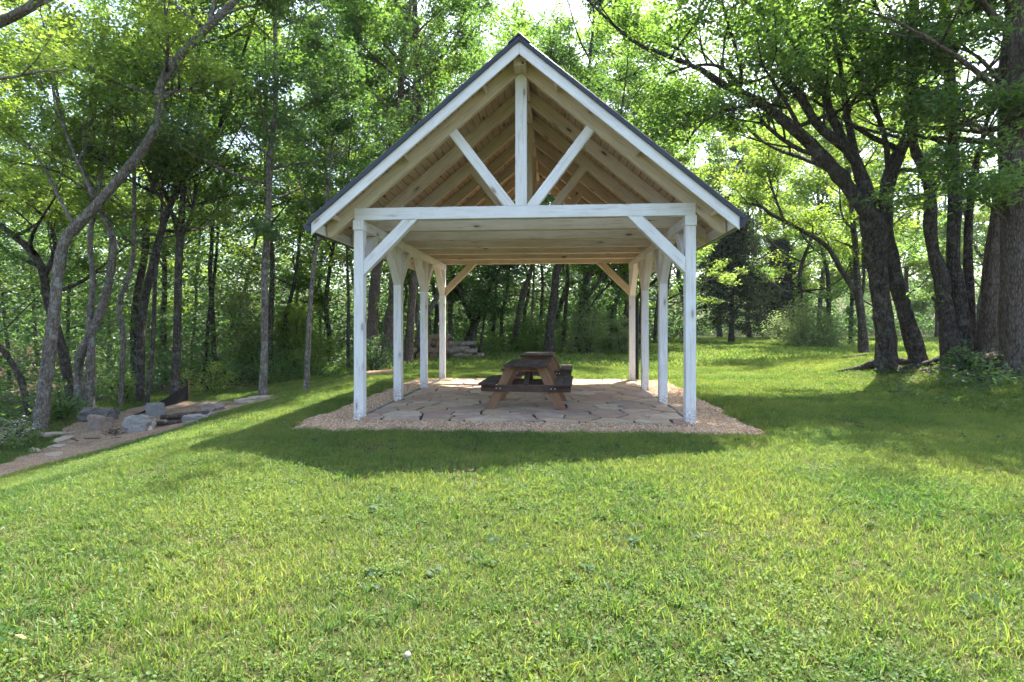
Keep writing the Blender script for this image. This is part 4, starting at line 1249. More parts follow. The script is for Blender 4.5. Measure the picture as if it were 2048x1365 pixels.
tree('tree', 'dark trunk just behind the tall straight tree', [[(542, 762, 13), (541, 690, 12), (543, 600, 11), (545, 520, 10)]], d=23, mat='leaf_mid', height=16, z0=5.5, spread=3.6, nb=11, leaves=8000, leaf=.16, seed=15, group='trees by the creek')
tree('tree', 'small leaning dark tree in the shade of the wood', [[(562, 755, 10), (566, 690, 9), (575, 620, 8), (590, 560, 7)]], d=25, mat='leaf_bright', height=10, z0=3.5, spread=3.0, nb=9, leaves=6000, leaf=.15, seed=16, group='trees by the creek')
tree('tree', 'slender pole trunk just outside the front pavilion post', [[(697, 758, 7), (696, 680, 7), (697, 600, 6), (694, 500, 5)]], d=22, mat='leaf_deep', height=13, z0=4.5, spread=2.8, nb=11, leaves=8000, leaf=.14, seed=17)
tree('tree', 'tree with a low crooked bough in the dim wood behind the sapling', [[(655, 745, 10), (660, 680, 10), (652, 610, 9), (660, 540, 8)]], d=27, limbs=[[(657, 650, 6), (630, 615, 5), (600, 600, 4)]], mat='leaf_mid', height=15, z0=4.5, spread=3.8, nb=11, leaves=8000, leaf=.17, seed=18)
# --- behind the pavilion
tree('tree', 'broad furrowed trunk seen between the first two pavilion posts', [[(742, 722, 29), (744, 660, 24), (748, 600, 22), (752, 546, 21), (764, 490, 20), (770, 430, 18)]], d=21, bark='bark_brown', mat='leaf_deep', height=18, z0=6, spread=4.6, nb=14, leaves=10000, leaf=.14, seed=20)
tree('tree', 'mossy trunk with a buttress limb beside the broad furrowed trunk', [[(776, 732, 21), (778, 680, 17), (781, 640, 16), (785, 590, 15), (788, 530, 14)]], d=20.5, limbs=[[(757, 728, 8), (766, 680, 9), (772, 640, 10), (781, 610, 10)]], mat='leaf_mid', height=16, z0=6, spread=4.0, nb=11, leaves=8000, leaf=.14, seed=21, bark='bark_brown', limb_sub=0)
tree('tree', 'rough straight trunk beside the second pavilion post', [[(815, 724, 22), (819, 680, 17), (821, 638, 16), (827, 565, 15), (830, 520, 14), (834, 450, 13)]], d=21.5, bark='bark_brown', mat='leaf_deep', height=18, z0=6, spread=4.6, nb=13, leaves=9000, leaf=.14, seed=22)
tree('tree', 'pale forked trunk leaning between the second and third posts', [[(833, 708, 14), (838, 670, 13), (846, 640, 12), (872, 600, 10), (886, 560, 9), (900, 500, 8)]], d=25, bark='bark_grey', limbs=[[(838, 665, 8), (833, 630, 8), (838, 590, 7)]], mat='leaf_mid', height=16, z0=5.5, spread=4.0, nb=10, leaves=8000, leaf=.16, seed=23)
tree('tree', 'short dark stem rising behind the firewood pile', [[(868, 700, 9), (871, 660, 8), (874, 620, 8), (866, 570, 7)]], d=28, limbs=[[(872, 645, 5), (884, 635, 5), (886, 615, 4)]], mat='leaf_bright', height=14, z0=5, spread=4.0, nb=10, leaves=7000, leaf=.18, seed=24)
tree('tree', 'straight grey brown trunk just past the rear corner post', [[(901, 690, 11), (901, 650, 10), (901, 610, 10), (903, 540, 9)]], d=31, bark='bark_brown', mat='leaf_mid', height=19, z0=6, spread=4.6, nb=12, leaves=8000, leaf=.18, seed=25)
tree('tree', 'dark tree splitting low into a wide open V', [[(942, 712, 13), (946, 680, 12), (950, 652, 12), (937, 625, 9), (925, 594, 8), (914, 567, 7), (898, 530, 6)]], d=26.5, limbs=[[(949, 660, 9), (962, 622, 9), (975, 586, 8), (993, 552, 7), (1008, 528, 6), (1035, 480, 5)], [(926, 712, 7), (932, 680, 7), (940, 660, 6)], [(958, 708, 6), (964, 672, 6), (969, 630, 5), (975, 580, 4)]], mat='leaf_deep', height=15, z0=5, spread=4.2, nb=10, leaves=9000, leaf=.16, seed=26)
tree('tree', 'grey trunk leaning a little, behind the picnic tables', [[(1028, 685, 15), (1033, 655, 13), (1037, 636, 13), (1048, 580, 12), (1056, 560, 10), (1066, 525, 9)]], d=32, bark='bark_brown', mat='leaf_mid', height=18, z0=5.5, spread=4.8, nb=12, leaves=8500, leaf=.18, seed=27)
tree('tree', 'pale thin stem beside the grey leaning trunk', [[(1059, 686, 5), (1062, 650, 5), (1066, 600, 4), (1068, 540, 4)]], d=33, bark='bark_grey', mat='leaf_bright', height=13, z0=5, spread=3.4, nb=9, leaves=6000, leaf=.18, seed=28)
tree('tree', 'stout dark trunk rising directly behind the picnic tables', [[(1099, 704, 23), (1099, 668, 18), (1104, 625, 17), (1109, 586, 16), (1112, 546, 15), (1119, 525, 14), (1135, 470, 13)]], d=27, mat='leaf_deep', height=19, z0=6, spread=5.0, nb=14, leaves=10000, leaf=.165, seed=29, flare=.35)
tree('tree', 'slim dark trunk between the stout trunk and the ivy clad one', [[(1125, 694, 8), (1129, 650, 8), (1133, 600, 7), (1136, 540, 6)]], d=30, mat='leaf_mid', height=15, z0=5.0, spread=3.6, nb=10, leaves=7000, leaf=.18, seed=30, ivy=2.0)
tree('tree', 'ivy clad tree spreading boughs behind the patio', [[(1153, 705, 14), (1158, 665, 12), (1164, 612, 11), (1170, 573, 11), (1184, 536, 9), (1200, 490, 8)]], d=27.5, limbs=[[(1167, 606, 7), (1191, 573, 7), (1214, 547, 6), (1260, 520, 4)], [(1165, 640, 5), (1190, 600, 5), (1230, 560, 4)]], mat='leaf_mid', height=16, z0=5, spread=4.2, nb=12, leaves=9000, leaf=.165, seed=31, ivy=3.6)
tree('tree', 'small ivy wrapped tree near the rear corner posts', [[(1219, 702, 8), (1221, 668, 8), (1226, 625, 8), (1238, 590, 7), (1252, 540, 5)]], d=28.5, mat='leaf_mid', height=13, z0=4.2, spread=3.6, nb=11, leaves=8000, leaf=.17, seed=32, ivy=3.8)
tree('tree', 'dark upright trunk behind the right hand rear posts', [[(1281, 694, 9), (1281, 650, 9), (1284, 600, 8), (1282, 540, 7)]], d=34, mat='leaf_mid', height=16, z0=4, spread=4.2, nb=13, leaves=9000, leaf=.19, seed=33)
tree('tree', 'leafy tree with boughs hanging low beside the cedar', [[(1325, 690, 9), (1328, 640, 9), (1332, 590, 8), (1340, 520, 7)]], d=36, mat='leaf_bright', height=15, z0=2.2, spread=4.4, nb=18, leaves=12000, leaf=.19, seed=34, droop=.12)
for k, (px, d, lab, mt) in enumerate([
        (985, 36, 'thin dark stem deep in the wood beyond the V shaped tree', 'leaf_mid'), (1006, 34, 'slender dark trunk left of the grey leaning trunk', 'leaf_deep'),
        (1045, 40, 'far pole trunk framed above the picnic tables', 'leaf_bright'), (1084, 37, 'far thin trunk close beside the stout dark trunk', 'leaf_mid'),
        (1180, 38, 'far thin trunk behind the ivy clad spreading tree', 'leaf_bright'), (1250, 40, 'far straight trunk behind the small ivy wrapped tree', 'leaf_mid'),
        (1310, 42, 'far trunk in the gap between the right hand posts', 'leaf_mid'), (860, 38, 'far trunk in the dim wood above the firewood', 'leaf_deep'),
        (800, 36, 'far trunk between the mossy trunk and the second post', 'leaf_bright'), (715, 34, 'far trunk close to the front corner post', 'leaf_mid'),
        (640, 36, 'far dark trunk beyond the slope sapling', 'leaf_bright'), (480, 33, 'far trunk across the wood floor beyond the flat stones', 'leaf_mid'),
        (590, 34, 'far trunk under the end of the gutter', 'leaf_mid'), (385, 34, 'far trunk beyond the black fabric fence', 'leaf_bright')]):
    rr = random.Random(k)
    zb = float(ter((px - CX) / FPX * d, d)); py = HY + (CAM_H - zb) / d * FPX
    tree('tree', lab, [[(px, py, 8), (px + rr.uniform(-4, 4), py - 60, 7), (px + rr.uniform(-14, 14), py - 130, 6), (px + rr.uniform(-24, 24), py - 220, 6)]], d=d, mat=mt, height=rr.uniform(16, 21), z0=4.5, spread=5.0, nb=12, leaves=6000, leaf=.22, seed=50 + k, cl_r=.8)
# across the creek
for k, (px, d, lab, mt) in enumerate([(20, 31, 'tree across the creek at the very edge of view', 'leaf_bright'), (75, 36, 'tree across the creek behind the crooked dark tree', 'leaf_mid'), (135, 29, 'tree across the creek seen past the leaning grey tree', 'leaf_bright'), (215, 33, 'tree across the creek behind the slim kinked trunk', 'leaf_mid'), (300, 37, 'tree beyond the creek behind the paired dark trunks', 'leaf_bright'), (-60, 28, 'tree across the creek leaning in from outside the view', 'leaf_bright')]):
    rr = random.Random(90 + k)
    zb = float(ter((px - CX) / FPX * d, d)); py = HY + (CAM_H - zb) / d * FPX
    tree('tree', lab, [[(px, py, 10), (px + rr.uniform(-6, 6), py - 80, 9), (px + rr.uniform(-20, 20), py - 200, 8)]], d=d, mat=mt, height=rr.uniform(15, 20), z0=3.0, spread=5.2, nb=14, leaves=10000, leaf=.21, seed=90 + k, cl_r=.8, group='trees by the creek')
# limb that enters at the top corner belongs to a tree outside the view
tree('tree', 'smooth grey limb reaching in at the top corner of the view', [[(-420, 900, 60), (-400, 600, 52), (-330, 300, 42), (-200, 130, 34), (-60, 70, 30), (0, 44, 27), (50, 22, 24), (90, -15, 20), (150, -90, 16)]], d=9.5, bark='bark_grey', mat='leaf_bright', height=9.5, z0=6.5, spread=2.2, nb=6, leaves=2500, leaf=.11, seed=110, group='trees by the creek')
# --- right: big trees on the bank
tree('maple_tree', 'big dark maple with two trunks fused above and limbs over the roof', [
    [(1772, 733, 46), (1771, 680, 40), (1764, 620, 40), (1757, 570, 41), (1750, 500, 48), (1748, 460, 54), (1735, 425, 42), (1704, 385, 34), (1675, 348, 32), (1642, 311, 30), (1600, 270, 24), (1560, 235, 20), (1525, 209, 18), (1490, 190, 17), (1448, 172, 15), (1400, 139, 12), (1330, 110, 9), (1250, 70, 6)],
    [(1838, 722, 40), (1823, 670, 37), (1806, 610, 34), (1791, 556, 34), (1774, 490, 38), (1769, 430, 34), (1777, 366, 30), (1796, 311, 28), (1819, 264, 24), (1822, 183, 21), (1822, 92, 18), (1829, 40, 15), (1835, -60, 12)]],
    limbs=[[(1744, 415, 32), (1722, 352, 28), (1700, 304, 24), (1640, 255, 20), (1598, 190, 17), (1572, 158, 14), (1555, 110, 11), (1530, 50, 8)],
           [(1700, 304, 20), (1664, 234, 18), (1649, 183, 17), (1620, 139, 16), (1598, 99, 15), (1580, 70, 14), (1554, 40, 12), (1521, 18, 10), (1460, -15, 8)],
           [(1722, 352, 16), (1700, 260, 15), (1690, 200, 13), (1680, 130, 10), (1660, 40, 8)],
           [(1525, 209, 10), (1490, 215, 9), (1440, 225, 7), (1400, 250, 6), (1370, 290, 4)],
           [(1490, 190, 9), (1450, 140, 8), (1400, 130, 6), (1330, 150, 4)],
           [(1642, 311, 12), (1600, 300, 10), (1560, 275, 9), (1520, 240, 7)],
           [(1777, 366, 14), (1772, 290, 12), (1745, 200, 10), (1700, 110, 8), (1672, 40, 6)]],
    d=14.3, bark='bark_dark', mat='leaf_mid', height=13.5, z0=4.6, spread=3.6, nb=13, leaves=30000, leaf=.115, seed=120, flare=.28, limb_sub=6, limb_len=2.2, sub=3, roots=3, sides=16, group='trees on the bank', cl_r=.55, dd=-0.6, rough=.13)
tree('tree', 'cluster of three mottled trunks with one broken stub on the bank', [
    [(1905, 712, 46), (1894, 640, 38), (1886, 600, 36), (1884, 556, 33), (1869, 515, 30), (1860, 462, 28), (1860, 403, 26), (1852, 348, 24), (1832, 312, 20), (1824, 262, 18), (1826, 190, 16)],
    [(1925, 706, 42), (1919, 605, 34), (1906, 523, 31), (1909, 420, 28), (1907, 366, 27), (1904, 293, 26), (1901, 183, 25), (1892, 73, 23), (1888, 0, 21), (1884, -80, 18)],
    [(1948, 692, 26), (1940, 600, 22), (1937, 520, 20), (1938, 440, 17), (1950, 340, 14), (1970, 260, 11)]],
    limbs=[[(1886, 612, 20), (1872, 598, 14), (1862, 594, 5)], [(1868, 380, 16), (1872, 345, 18), (1868, 338, 6)], [(1906, 300, 10), (1870, 280, 9), (1840, 275, 7)]],
    d=13.4, bark='bark_dark', mat='leaf_mid', height=15, z0=4.4, spread=3.4, nb=14, leaves=17000, leaf=.12, seed=121, roots=2, sides=14, group='trees on the bank', cl_r=.55, limb_sub=0, rough=.13)
tree('tree', 'thick furrowed trunk crowded against the massive trunk at the edge', [[(1984, 722, 56), (1982, 650, 47), (1983, 605, 44), (1986, 540, 42), (1991, 470, 38), (2000, 410, 33), (2013, 330, 28), (2022, 240, 24), (2026, 120, 20)]], d=13.0, bark='bark_brown', mat='leaf_mid', height=15, z0=8, spread=2.6, nb=6, leaves=2500, leaf=.13, seed=122, roots=3, sides=16, group='trees on the bank', rough=.12)
tree('tree', 'massive trunk at the edge of view with glossy hanging leaves', [[(2045, 736, 92), (2036, 640, 74), (2034, 520, 68), (2034, 400, 66), (2030, 250, 64), (2032, 100, 60), (2038, 0, 56), (2044, -100, 50)]], d=11.6, bark='bark_brown', mat='leaf_mid', limbs=[[(2030, 330, 14), (1990, 280, 11), (1950, 250, 8), (1910, 250, 5)], [(2030, 200, 14), (1990, 150, 11), (1950, 110, 8), (1900, 90, 5)], [(2030, 470, 10), (2000, 430, 8), (1960, 400, 6), (1925, 410, 4)], [(2030, 90, 12), (1990, 30, 10), (1940, -10, 7)]], height=14.5, z0=3.6, spread=4.4, nb=16, leaves=13000, leaf=.14, seed=123, oof=.32, roots=4, sides=18, group='trees on the bank', cl_r=.5, width=.36, up=.2, limb_sub=6, limb_len=1.3, rough=.12, droop=.15)  # high crown beyond the frame widened and leafed out to dapple the lawn
tree('tree', 'slender bank tree sending one long bough across toward the roof', [[(1728, 703, 24), (1724, 646, 19), (1717, 590, 18), (1713, 540, 14), (1711, 500, 13), (1706, 441, 12), (1700, 380, 11), (1690, 300, 9)]], limbs=[[(1717, 590, 14), (1703, 572, 13), (1679, 535, 12), (1654, 494, 11), (1605, 462, 10), (1543, 429, 8), (1520, 412, 7), (1480, 405, 4)], [(1721, 610, 8), (1728, 560, 7), (1726, 500, 6), (1732, 440, 5)], [(1570, 445, 6), (1545, 380, 5), (1530, 320, 4)]], d=24, bark='bark_dark', mat='leaf_bright', height=12, z0=4.0, spread=3.2, nb=13, leaves=12000, leaf=.14, seed=124, limb_sub=8, limb_len=1.9, roots=3, group='trees on the bank')
# --- far right field
cedar('dark pyramidal cedar with a bare foot at the field edge', 1462, 684, 45, 11.5, 7.6, 1)
cedar('second darker cedar tucked behind the pyramidal one', 1560, 676, 58, 10.0, 7.5, 2)
for k, (px, py, d, lab, mt, iv) in enumerate([
        (1610, 688, 41, 'vine smothered tree standing over the pale flowering bush', 'leaf_mid', 5.0), (1662, 690, 39, 'ivy draped tree in the clump beside the pale bush', 'leaf_bright', 4.0), (1700, 692, 40, 'leafy tree filling the clump behind the slender bank tree', 'leaf_mid', 3.0),
        (1500, 680, 62, 'tall pale green tree behind the cedars', 'leaf_mid', 0), (1372, 683, 54, 'bright tree overhanging the cedar from the wood side', 'leaf_bright', 0),
        (1765, 678, 60, 'bright tree beyond the twin maple trunks', 'leaf_bright', 0), (1820, 678, 60, 'hazy far tree framed between bank trunks', 'leaf_mid', 0), (1875, 676, 66, 'hazy pale tree farthest off between the bank trunks', 'leaf_mid', 0), (1960, 678, 55, 'far tree glimpsed between the cluster and the furrowed trunk', 'leaf_bright', 0), (2060, 680, 46, 'bright tree at the far end of the bank', 'leaf_mid', 0), (1640, 684, 60, 'tall tree rising above the vine clump', 'leaf_bright', 0), (1560, 684, 70, 'tall far tree above the second cedar', 'leaf_mid', 0), (1440, 678, 62, 'tall tree whose crown shows just above the gutter end', 'leaf_mid', 0), (1590, 677, 64, 'tall tree behind the long bough of the slender bank tree', 'leaf_bright', 0), (1255, 692, 42, 'tall tree whose crown rises behind the roof slope', 'leaf_mid', 0), (1120, 694, 44, 'tall tree whose crown rises behind the roof peak', 'leaf_mid', 0)]):
    rr = random.Random(200 + k)
    tree('tree', lab, [[(px, py, 12), (px + rr.uniform(-5, 5), py - 60, 10), (px + rr.uniform(-18, 18), py - 140, 9), (px + rr.uniform(-20, 20), py - 200, 7)]], d=d, mat=mt, height=rr.uniform(19, 25), z0=3.0 if iv else 2.5, spread=5.8, nb=16, leaves=10500, leaf=.23 if d < 50 else .30, seed=200 + k, cl_r=.95, ivy=iv, group='trees beyond the field', droop=.05)
shrub('bush', 'pale flowering bush at the foot of the vine clump', 1600, 692, 4.2, 3.4, 5000, .16, 'leaf_pale', 1, d=38, flowers=60)
shrub('bush', 'silvery low bush under the vine clump', 1650, 694, 4.0, 2.2, 3500, .16, 'leaf_pale', 2, d=37)
shrub('bush', 'pale sunlit bush behind the patio beside the ivy clad tree', 1178, 704, 2.4, 2.6, 4000, .11, 'leaf_pale', 3, d=27.0, flowers=30)
shrub('bush', 'pale bush close to the small ivy wrapped tree', 1244, 704, 2.0, 2.3, 3200, .11, 'leaf_pale', 4, d=28.0, flowers=25)
shrub('bush', 'dark green bush behind the picnic tables', 1075, 700, 2.6, 1.9, 3500, .12, 'leaf_mid', 5, d=31)
shrub('bush', 'ivy heap at the foot of the broad furrowed trunk', 748, 742, 1.5, 1.4, 2600, .08, 'leaf_deep', 6, d=18.5)
shrub('bush', 'airy pale bush in the wood beyond the flat stones', 490, 752, 4.2, 4.6, 9000, .13, 'leaf_pale', 7, d=26)
shrub('bush', 'wide light green bush below the tall straight tree', 585, 748, 4.0, 3.6, 8000, .13, 'leaf_bright', 8, d=25)
shrub('bush', 'leafy sprig clump at the end of the black fabric fence', 428, 782, 1.7, 1.0, 1600, .08, 'leaf_bright', 9, d=18.5)
shrub('bush', 'white flowered weed clump at the creek bank', 35, 884, .9, .4, 700, .06, 'leaf_pale', 10, d=12.6, flowers=14)
shrub('bush', 'white flowered weed clump at the edge by the creek', -5, 897, .9, .4, 600, .06, 'leaf_pale', 11, d=11.8, flowers=12)
shrub('bush', 'leafy sapling clump between the boulders and the creek', 245, 822, 1.6, 1.1, 1600, .085, 'leaf_mid', 12, d=17)
shrub('bush', 'ferny green clump by the leaning grey tree', 125, 842, 1.2, .9, 1300, .09, 'leaf_mid', 13, d=14.5)
shrub('bush', 'creeper heap at the foot of the three mottled trunks', 1935, 722, 1.1, .55, 900, .08, 'leaf_deep', 14, d=12.4)
shrub('bush', 'low ivy spilling down the bank by the massive trunk', 1990, 765, 1.6, .3, 900, .08, 'leaf_deep', 15, d=10.9)

# --- undergrowth and the far wood: one mass each
def mass(name, label, cat, n_cl, xf, zf, leaves, leaf, mat, seed, rad, flat=.7):
    rng = np.random.default_rng(seed)
    c = xf(rng, n_cl)
    c[:, 2] = ter(c[:, 0], c[:, 1]) + zf(rng, n_cl)
    V, F, t = leaf_cloud(c, rng.uniform(.6, 1.2, n_cl) * rad, leaves, leaf, rng, flat, .6, None, .4)
    return tag(link(name, np_mesh(name, V, F, t), M[mat]), label, cat, kind='stuff')
def back_edge(rng, n):
    x = rng.uniform(-9, 8.5, n); y = wood_edge(x) + rng.gamma(1.5, 2.0, n) + .3
    return np.stack([x, y, 0 * x], -1)
mass('undergrowth', 'low green undergrowth along the edge of the wood behind the patio', 'undergrowth', 900, back_edge, lambda r, n: r.gamma(1.6, .28, n), 34, .10, 'leaf_mid', 11, .42)
def left_floor(rng, n):
    x = rng.uniform(-24, -6, n); y = rng.uniform(15, 34, n)
    k = (wood_floor(x, y) > .5)
    return np.stack([x[k], y[k], 0 * x[k]], -1)
def mass2(name, label, pts, zf, leaves, leaf, mat, seed, rad, cat='undergrowth'):
    n = len(pts); return mass(name, label, cat, n, lambda r, m: pts.copy(), zf, leaves, leaf, mat, seed, rad)
rng_ = np.random.default_rng(77)
mass2('undergrowth', 'shady undergrowth between the creek side trunks', left_floor(rng_, 1300), lambda r, n: r.gamma(1.6, .3, n), 26, .11, 'leaf_deep', 12, .45)
xb = rng_.uniform(-34, -26, 900); yb = rng_.uniform(12, 44, 900)
mass2('undergrowth', 'bushes tumbling down the far bank of the creek', np.stack([xb, yb, 0 * xb], -1), lambda r, n: r.gamma(2.0, .8, n), 26, .18, 'leaf_deep', 13, .9)  # darker leaf colour put here to deepen the shade on the far bank
n = 3300
xw = rng_.uniform(-62, 14, n); yw = rng_.uniform(43, 66, n)
mass2('far_woods', 'dense far wood closing the view behind the trunks', np.stack([xw, yw, 0 * xw], -1), lambda r, n: r.random(n) ** 1.6 * 15, 34, .42, 'leaf_deep', 14, 2.3, 'wood')
n = 2600
xw = rng_.uniform(8, 115, n); yw = rng_.uniform(74, 100, n)
mass2('far_woods', 'hazy far wood beyond the open field', np.stack([xw, yw, 0 * xw], -1), lambda r, n: r.random(n) ** 1.6 * 17, 30, .55, 'leaf_deep', 15, 2.8, 'wood')
n = 2200
xw = rng_.uniform(-22, 8, n); yw = wood_edge(xw) + rng_.uniform(3.5, 16, n)
mass2('understory', 'leafy young growth filling the wood between the trunks', np.stack([xw, yw, 0 * xw], -1), lambda r, n: .4 + r.random(n) ** 1.2 * 7.5, 30, .17, 'leaf_deep', 17, .9)  # deep leaf colour stands in for the shade behind the trunks
# ivy and seedlings on the bank under the big trees
xs = rng_.normal(11.0, 1.8, 500); ys = rng_.normal(11.6, 1.3, 500)
mass2('ground_ivy', 'ivy and seedlings covering the bank under the big trees', np.stack([xs, ys, 0 * xs], -1), lambda r, n: r.random(n) * .10, 12, .07, 'leaf_deep', 16, .22, 'ground cover')
# ------------------------------------------------------------------ stones, fire ring, logs
def boulder(label, px, py, sx, sy, sz, seed, mat, rot=0.0, cuts=9, name='boulder', sink=0.08, d=None, cat='boulder', group='boulders round the fire ring', blocky=.78):
    rng = np.random.default_rng(seed)
    sx, sy, sz = sx * .80, sy * .75, sz * .84
    bm = bmesh.new(); bmesh.ops.create_icosphere(bm, subdivisions=4, radius=1.0)
    co = np.array([v.co[:] for v in bm.verts])
    co *= 1.25
    for ax in np.vstack([np.eye(3), -np.eye(3)]):
        nrm = ax + rng.normal(0, .13, 3); nrm /= np.linalg.norm(nrm)
        h = blocky * rng.uniform(.86, 1.1)
        over = np.maximum(0, co @ nrm - h); co -= over[:, None] * nrm
    for k in range(cuts):
        nrm = rng.standard_normal(3); nrm /= np.linalg.norm(nrm); h = rng.uniform(.82, 1.12)
        over = np.maximum(0, co @ nrm - h); co -= over[:, None] * nrm
    for v, c in zip(bm.verts, co):
        p = Vector(c); q = p * 2.3 + Vector((seed, 0, 0))
        n = mnoise.noise(q) * .16 + mnoise.noise(q * 2.7) * .09 + mnoise.noise(q * 7) * .045 + mnoise.noise(Vector((q.x, q.y, q.z * 6))) * .035
        v.co = Vector((c[0] * (1 + n) * sx, c[1] * (1 + n) * sy, c[2] * (1 + n) * sz)) / blocky / 2
    g = G(px, py) if d is None else Vector(((px - CX) / FPX * d, d, float(ter((px - CX) / FPX * d, d))))
    o = link(name, bm_mesh(name, bm, False), M[mat], None)
    o.location = (g.x, g.y + sy * .4, float(ter(g.x, g.y + sy * .4)) + sz / 2 - sink)
    o.rotation_euler = (rng.normal(0, .05), rng.normal(0, .05), rot)
    return tag(o, label, cat, group)
boulder('pale grey squared boulder in front of the fire ring logs', 273, 866, .66, .50, .46, 3, 'boulder', .05)
boulder('brown faced grey boulder, nearest the woods of the front two', 192, 862, .52, .45, .48, 5, 'boulder_brown', -.2)
boulder('dark mottled boulder behind the brown faced one', 189, 846, .82, .50, .50, 8, 'boulder_dark', .1)
boulder('upright grey boulder behind the fire ring logs', 309, 836, .52, .35, .52, 12, 'boulder', .25, blocky=.7)
boulder('rounded layered boulder at the uphill end of the fire ring', 421, 826, .74, .5, .36, 15, 'boulder_brown', .1, blocky=.9)
boulder('flat grey slab sunk in the lawn edge by the fire ring', 392, 842, 1.00, .6, .22, 18, 'boulder', .0, sink=.06)
for k, (px, py, a, b, c, lab) in enumerate([(487, 808, .70, .45, .17, 'low grey flat stone at the foot of the tall straight tree'), (520, 800, .75, .4, .11, 'tan flat stone lying against the tall straight tree'), (505, 806, .45, .35, .10, 'small tan stone wedged between two flat stones'), (455, 822, .30, .2, .06, 'little pale chip of stone on the lawn slope'), (104, 873, 1.0, .5, .10, 'thin tan slab at the edge of the path by the leaning tree'), (118, 884, .55, .4, .09, 'tan stepping stone beside the wood chip path'), (112, 897, .6, .35, .09, 'tan stone lower down the path edge'), (100, 915, .6, .35, .08, 'flat stone poking from the wood chips, lowest of the row'), (60, 905, .5, .3, .07, 'pale flat stone near the grass bank')]):
    boulder(lab, px, py, a, b, c, 40 + k, 'slab', .3 * k, name='flat_stone', sink=.03, cat='stone', group='flat stones by the path', blocky=.85)

def log(name, label, p0, p1, r, mat, seed, cat='log', group=None, cut=True):
    rng = np.random.default_rng(seed)
    p0, p1 = np.array(p0, float), np.array(p1, float)
    mid = (p0 + p1) / 2 + rng.normal(0, r * .25, 3)
    p, rr = smooth_line([p0, mid, p1], [r, r * rng.uniform(.9, 1.08), r * rng.uniform(.8, 1.0)], 7)
    V, F = tube_arrays(p, rr, 10, False, .09, rng)
    base = Vector(p0)
    root = empty(name, base); tag(root, label, cat, group)
    off = Matrix.Translation(-base)
    link('bark', np_mesh('bark', V, F, smooth=True), M[mat], root, off)
    if cut:
        for i0, c in ((0, p[0]), (60, p[-1])):
            ring = V[i0:i0 + 10]; vv = np.vstack([c, c + (ring - c) * .98])
            ff = np.array([(0, 1 + q, 1 + (q + 1) % 10) for q in range(10)])
            link('cut_end', np_mesh('cut_end', vv, ff), M['log_end'], root, off)
    return root
# charred logs heaped in the fire ring
M['char'] = mat_bark('weathered_fire_log', (0.035, 0.026, 0.022), (0.14, 0.10, 0.08), (0.20, 0.19, 0.18), 1.2, .2, .3)
fr = G(347, 852)
rf = random.Random(5)
for k, (a, dx, dy, dz, L, r) in enumerate([(.10, 0, 0, .06, 1.15, .07), (-.15, .05, .22, .07, 1.05, .075), (.35, .1, .42, .08, 1.1, .08), (-.05, -.05, .12, .19, 1.0, .065), (.22, .15, .32, .21, .95, .06), (-.3, .35, .18, .20, .8, .055), (.5, .3, .4, .07, .9, .06)]):
    L *= .85; r *= .85
    c = Vector((fr.x + dx, fr.y + dy + .15, fr.z + dz)); v = Vector((math.cos(a), math.sin(a), rf.uniform(-.06, .1))) * L / 2
    log('fire_log', 'dark weathered log heaped in the fire ring', c - v, c + v, r, 'char', 300 + k, group='logs heaped in the fire ring', cut=False)
for k, (px, py, L, r, a, lab) in enumerate([(148, 882, .42, .020, -.5, 'broken dark stick curving on the wood chips'), (184, 880, .34, .024, .05, 'short dark stick lying level on the wood chips'), (233, 878, .22, .02, .2, 'stub of dark wood by the lawn edge'), (1710, 716, .6, .05, -.3, 'fallen branch on the grass near the slender bank tree'), (1745, 738, 1.1, .02, .1, 'thin fallen stick below the maple roots'), (755, 752, 1.3, .09, .12, 'pale peeled log lying at the edge of the shade')]):
    g = G(px, py); v = Vector((math.cos(a), math.sin(a), 0)) * L / 2
    c = Vector((g.x, g.y, g.z + r * .7)); p0, p1 = c - v, c + v
    p0.z = float(ter(p0.x, p0.y)) + r * .6; p1.z = float(ter(p1.x, p1.y)) + r * .6
    log('pale_log' if k == 5 else 'stick', lab, p0, p1, r, 'log_end' if k == 5 else 'char', 330 + k, cat='log' if k == 5 else 'stick', cut=False)
# brush heap beside the front boulder
g = G(228, 872); rng_b = np.random.default_rng(9)
W = Wood(9001)
for k in range(34):
    a = rng_b.uniform(0, 6.28); q = np.array(g) + [rng_b.normal(0, .12), rng_b.normal(0, .1), rng_b.uniform(.01, .16)]
    W.tube([q, q + np.array([math.cos(a) * .17, math.sin(a) * .17, rng_b.uniform(-.08, .10)])], [.008, .003], 4, 3, 0)
br = empty('brush_heap', g); tag(br, 'little heap of dead twigs between the two front boulders', 'brush')
tw = link('twigs', W.mesh('twigs'), M['char'], br, Matrix.Translation(-g)); tw['kind'] = 'stuff'
# firewood pile behind the pavilion
M['firewood'] = mat_bark('grey_firewood_bark', (0.07, 0.052, 0.04), (0.30, 0.24, 0.19), (0.38, 0.34, 0.29), 1.2, .1, .5)
fw = random.Random(14)
def pile(cx, d, rows, L, r, label, group, along=0.15):
    z0 = float(ter((cx - CX) / FPX * d, d)); x0 = (cx - CX) / FPX * d
    k = 0
    for row, n in enumerate(rows):
        for i in range(n):
            c = Vector((x0 + (i - (n - 1) / 2) * r * 2.05 + fw.uniform(-.05, .05), d + fw.uniform(-.15, .15), z0 + r * .8 + row * r * 1.72))
            a = along + fw.uniform(-.3, .3); LL = L * fw.uniform(.75, 1.15)
            v = Vector((math.sin(a) * LL / 2, math.cos(a) * LL / 2, fw.uniform(-.05, .05)))
            log('firewood_log', label, c - v, c + v, r * fw.uniform(.75, 1.15), 'firewood', 400 + k + int(cx), group=group); k += 1
pile(874, 24.9, [7, 6, 5, 4], .7, .15, 'cut log stacked in the firewood heap behind the rear post', 'logs in the firewood heap', .5)
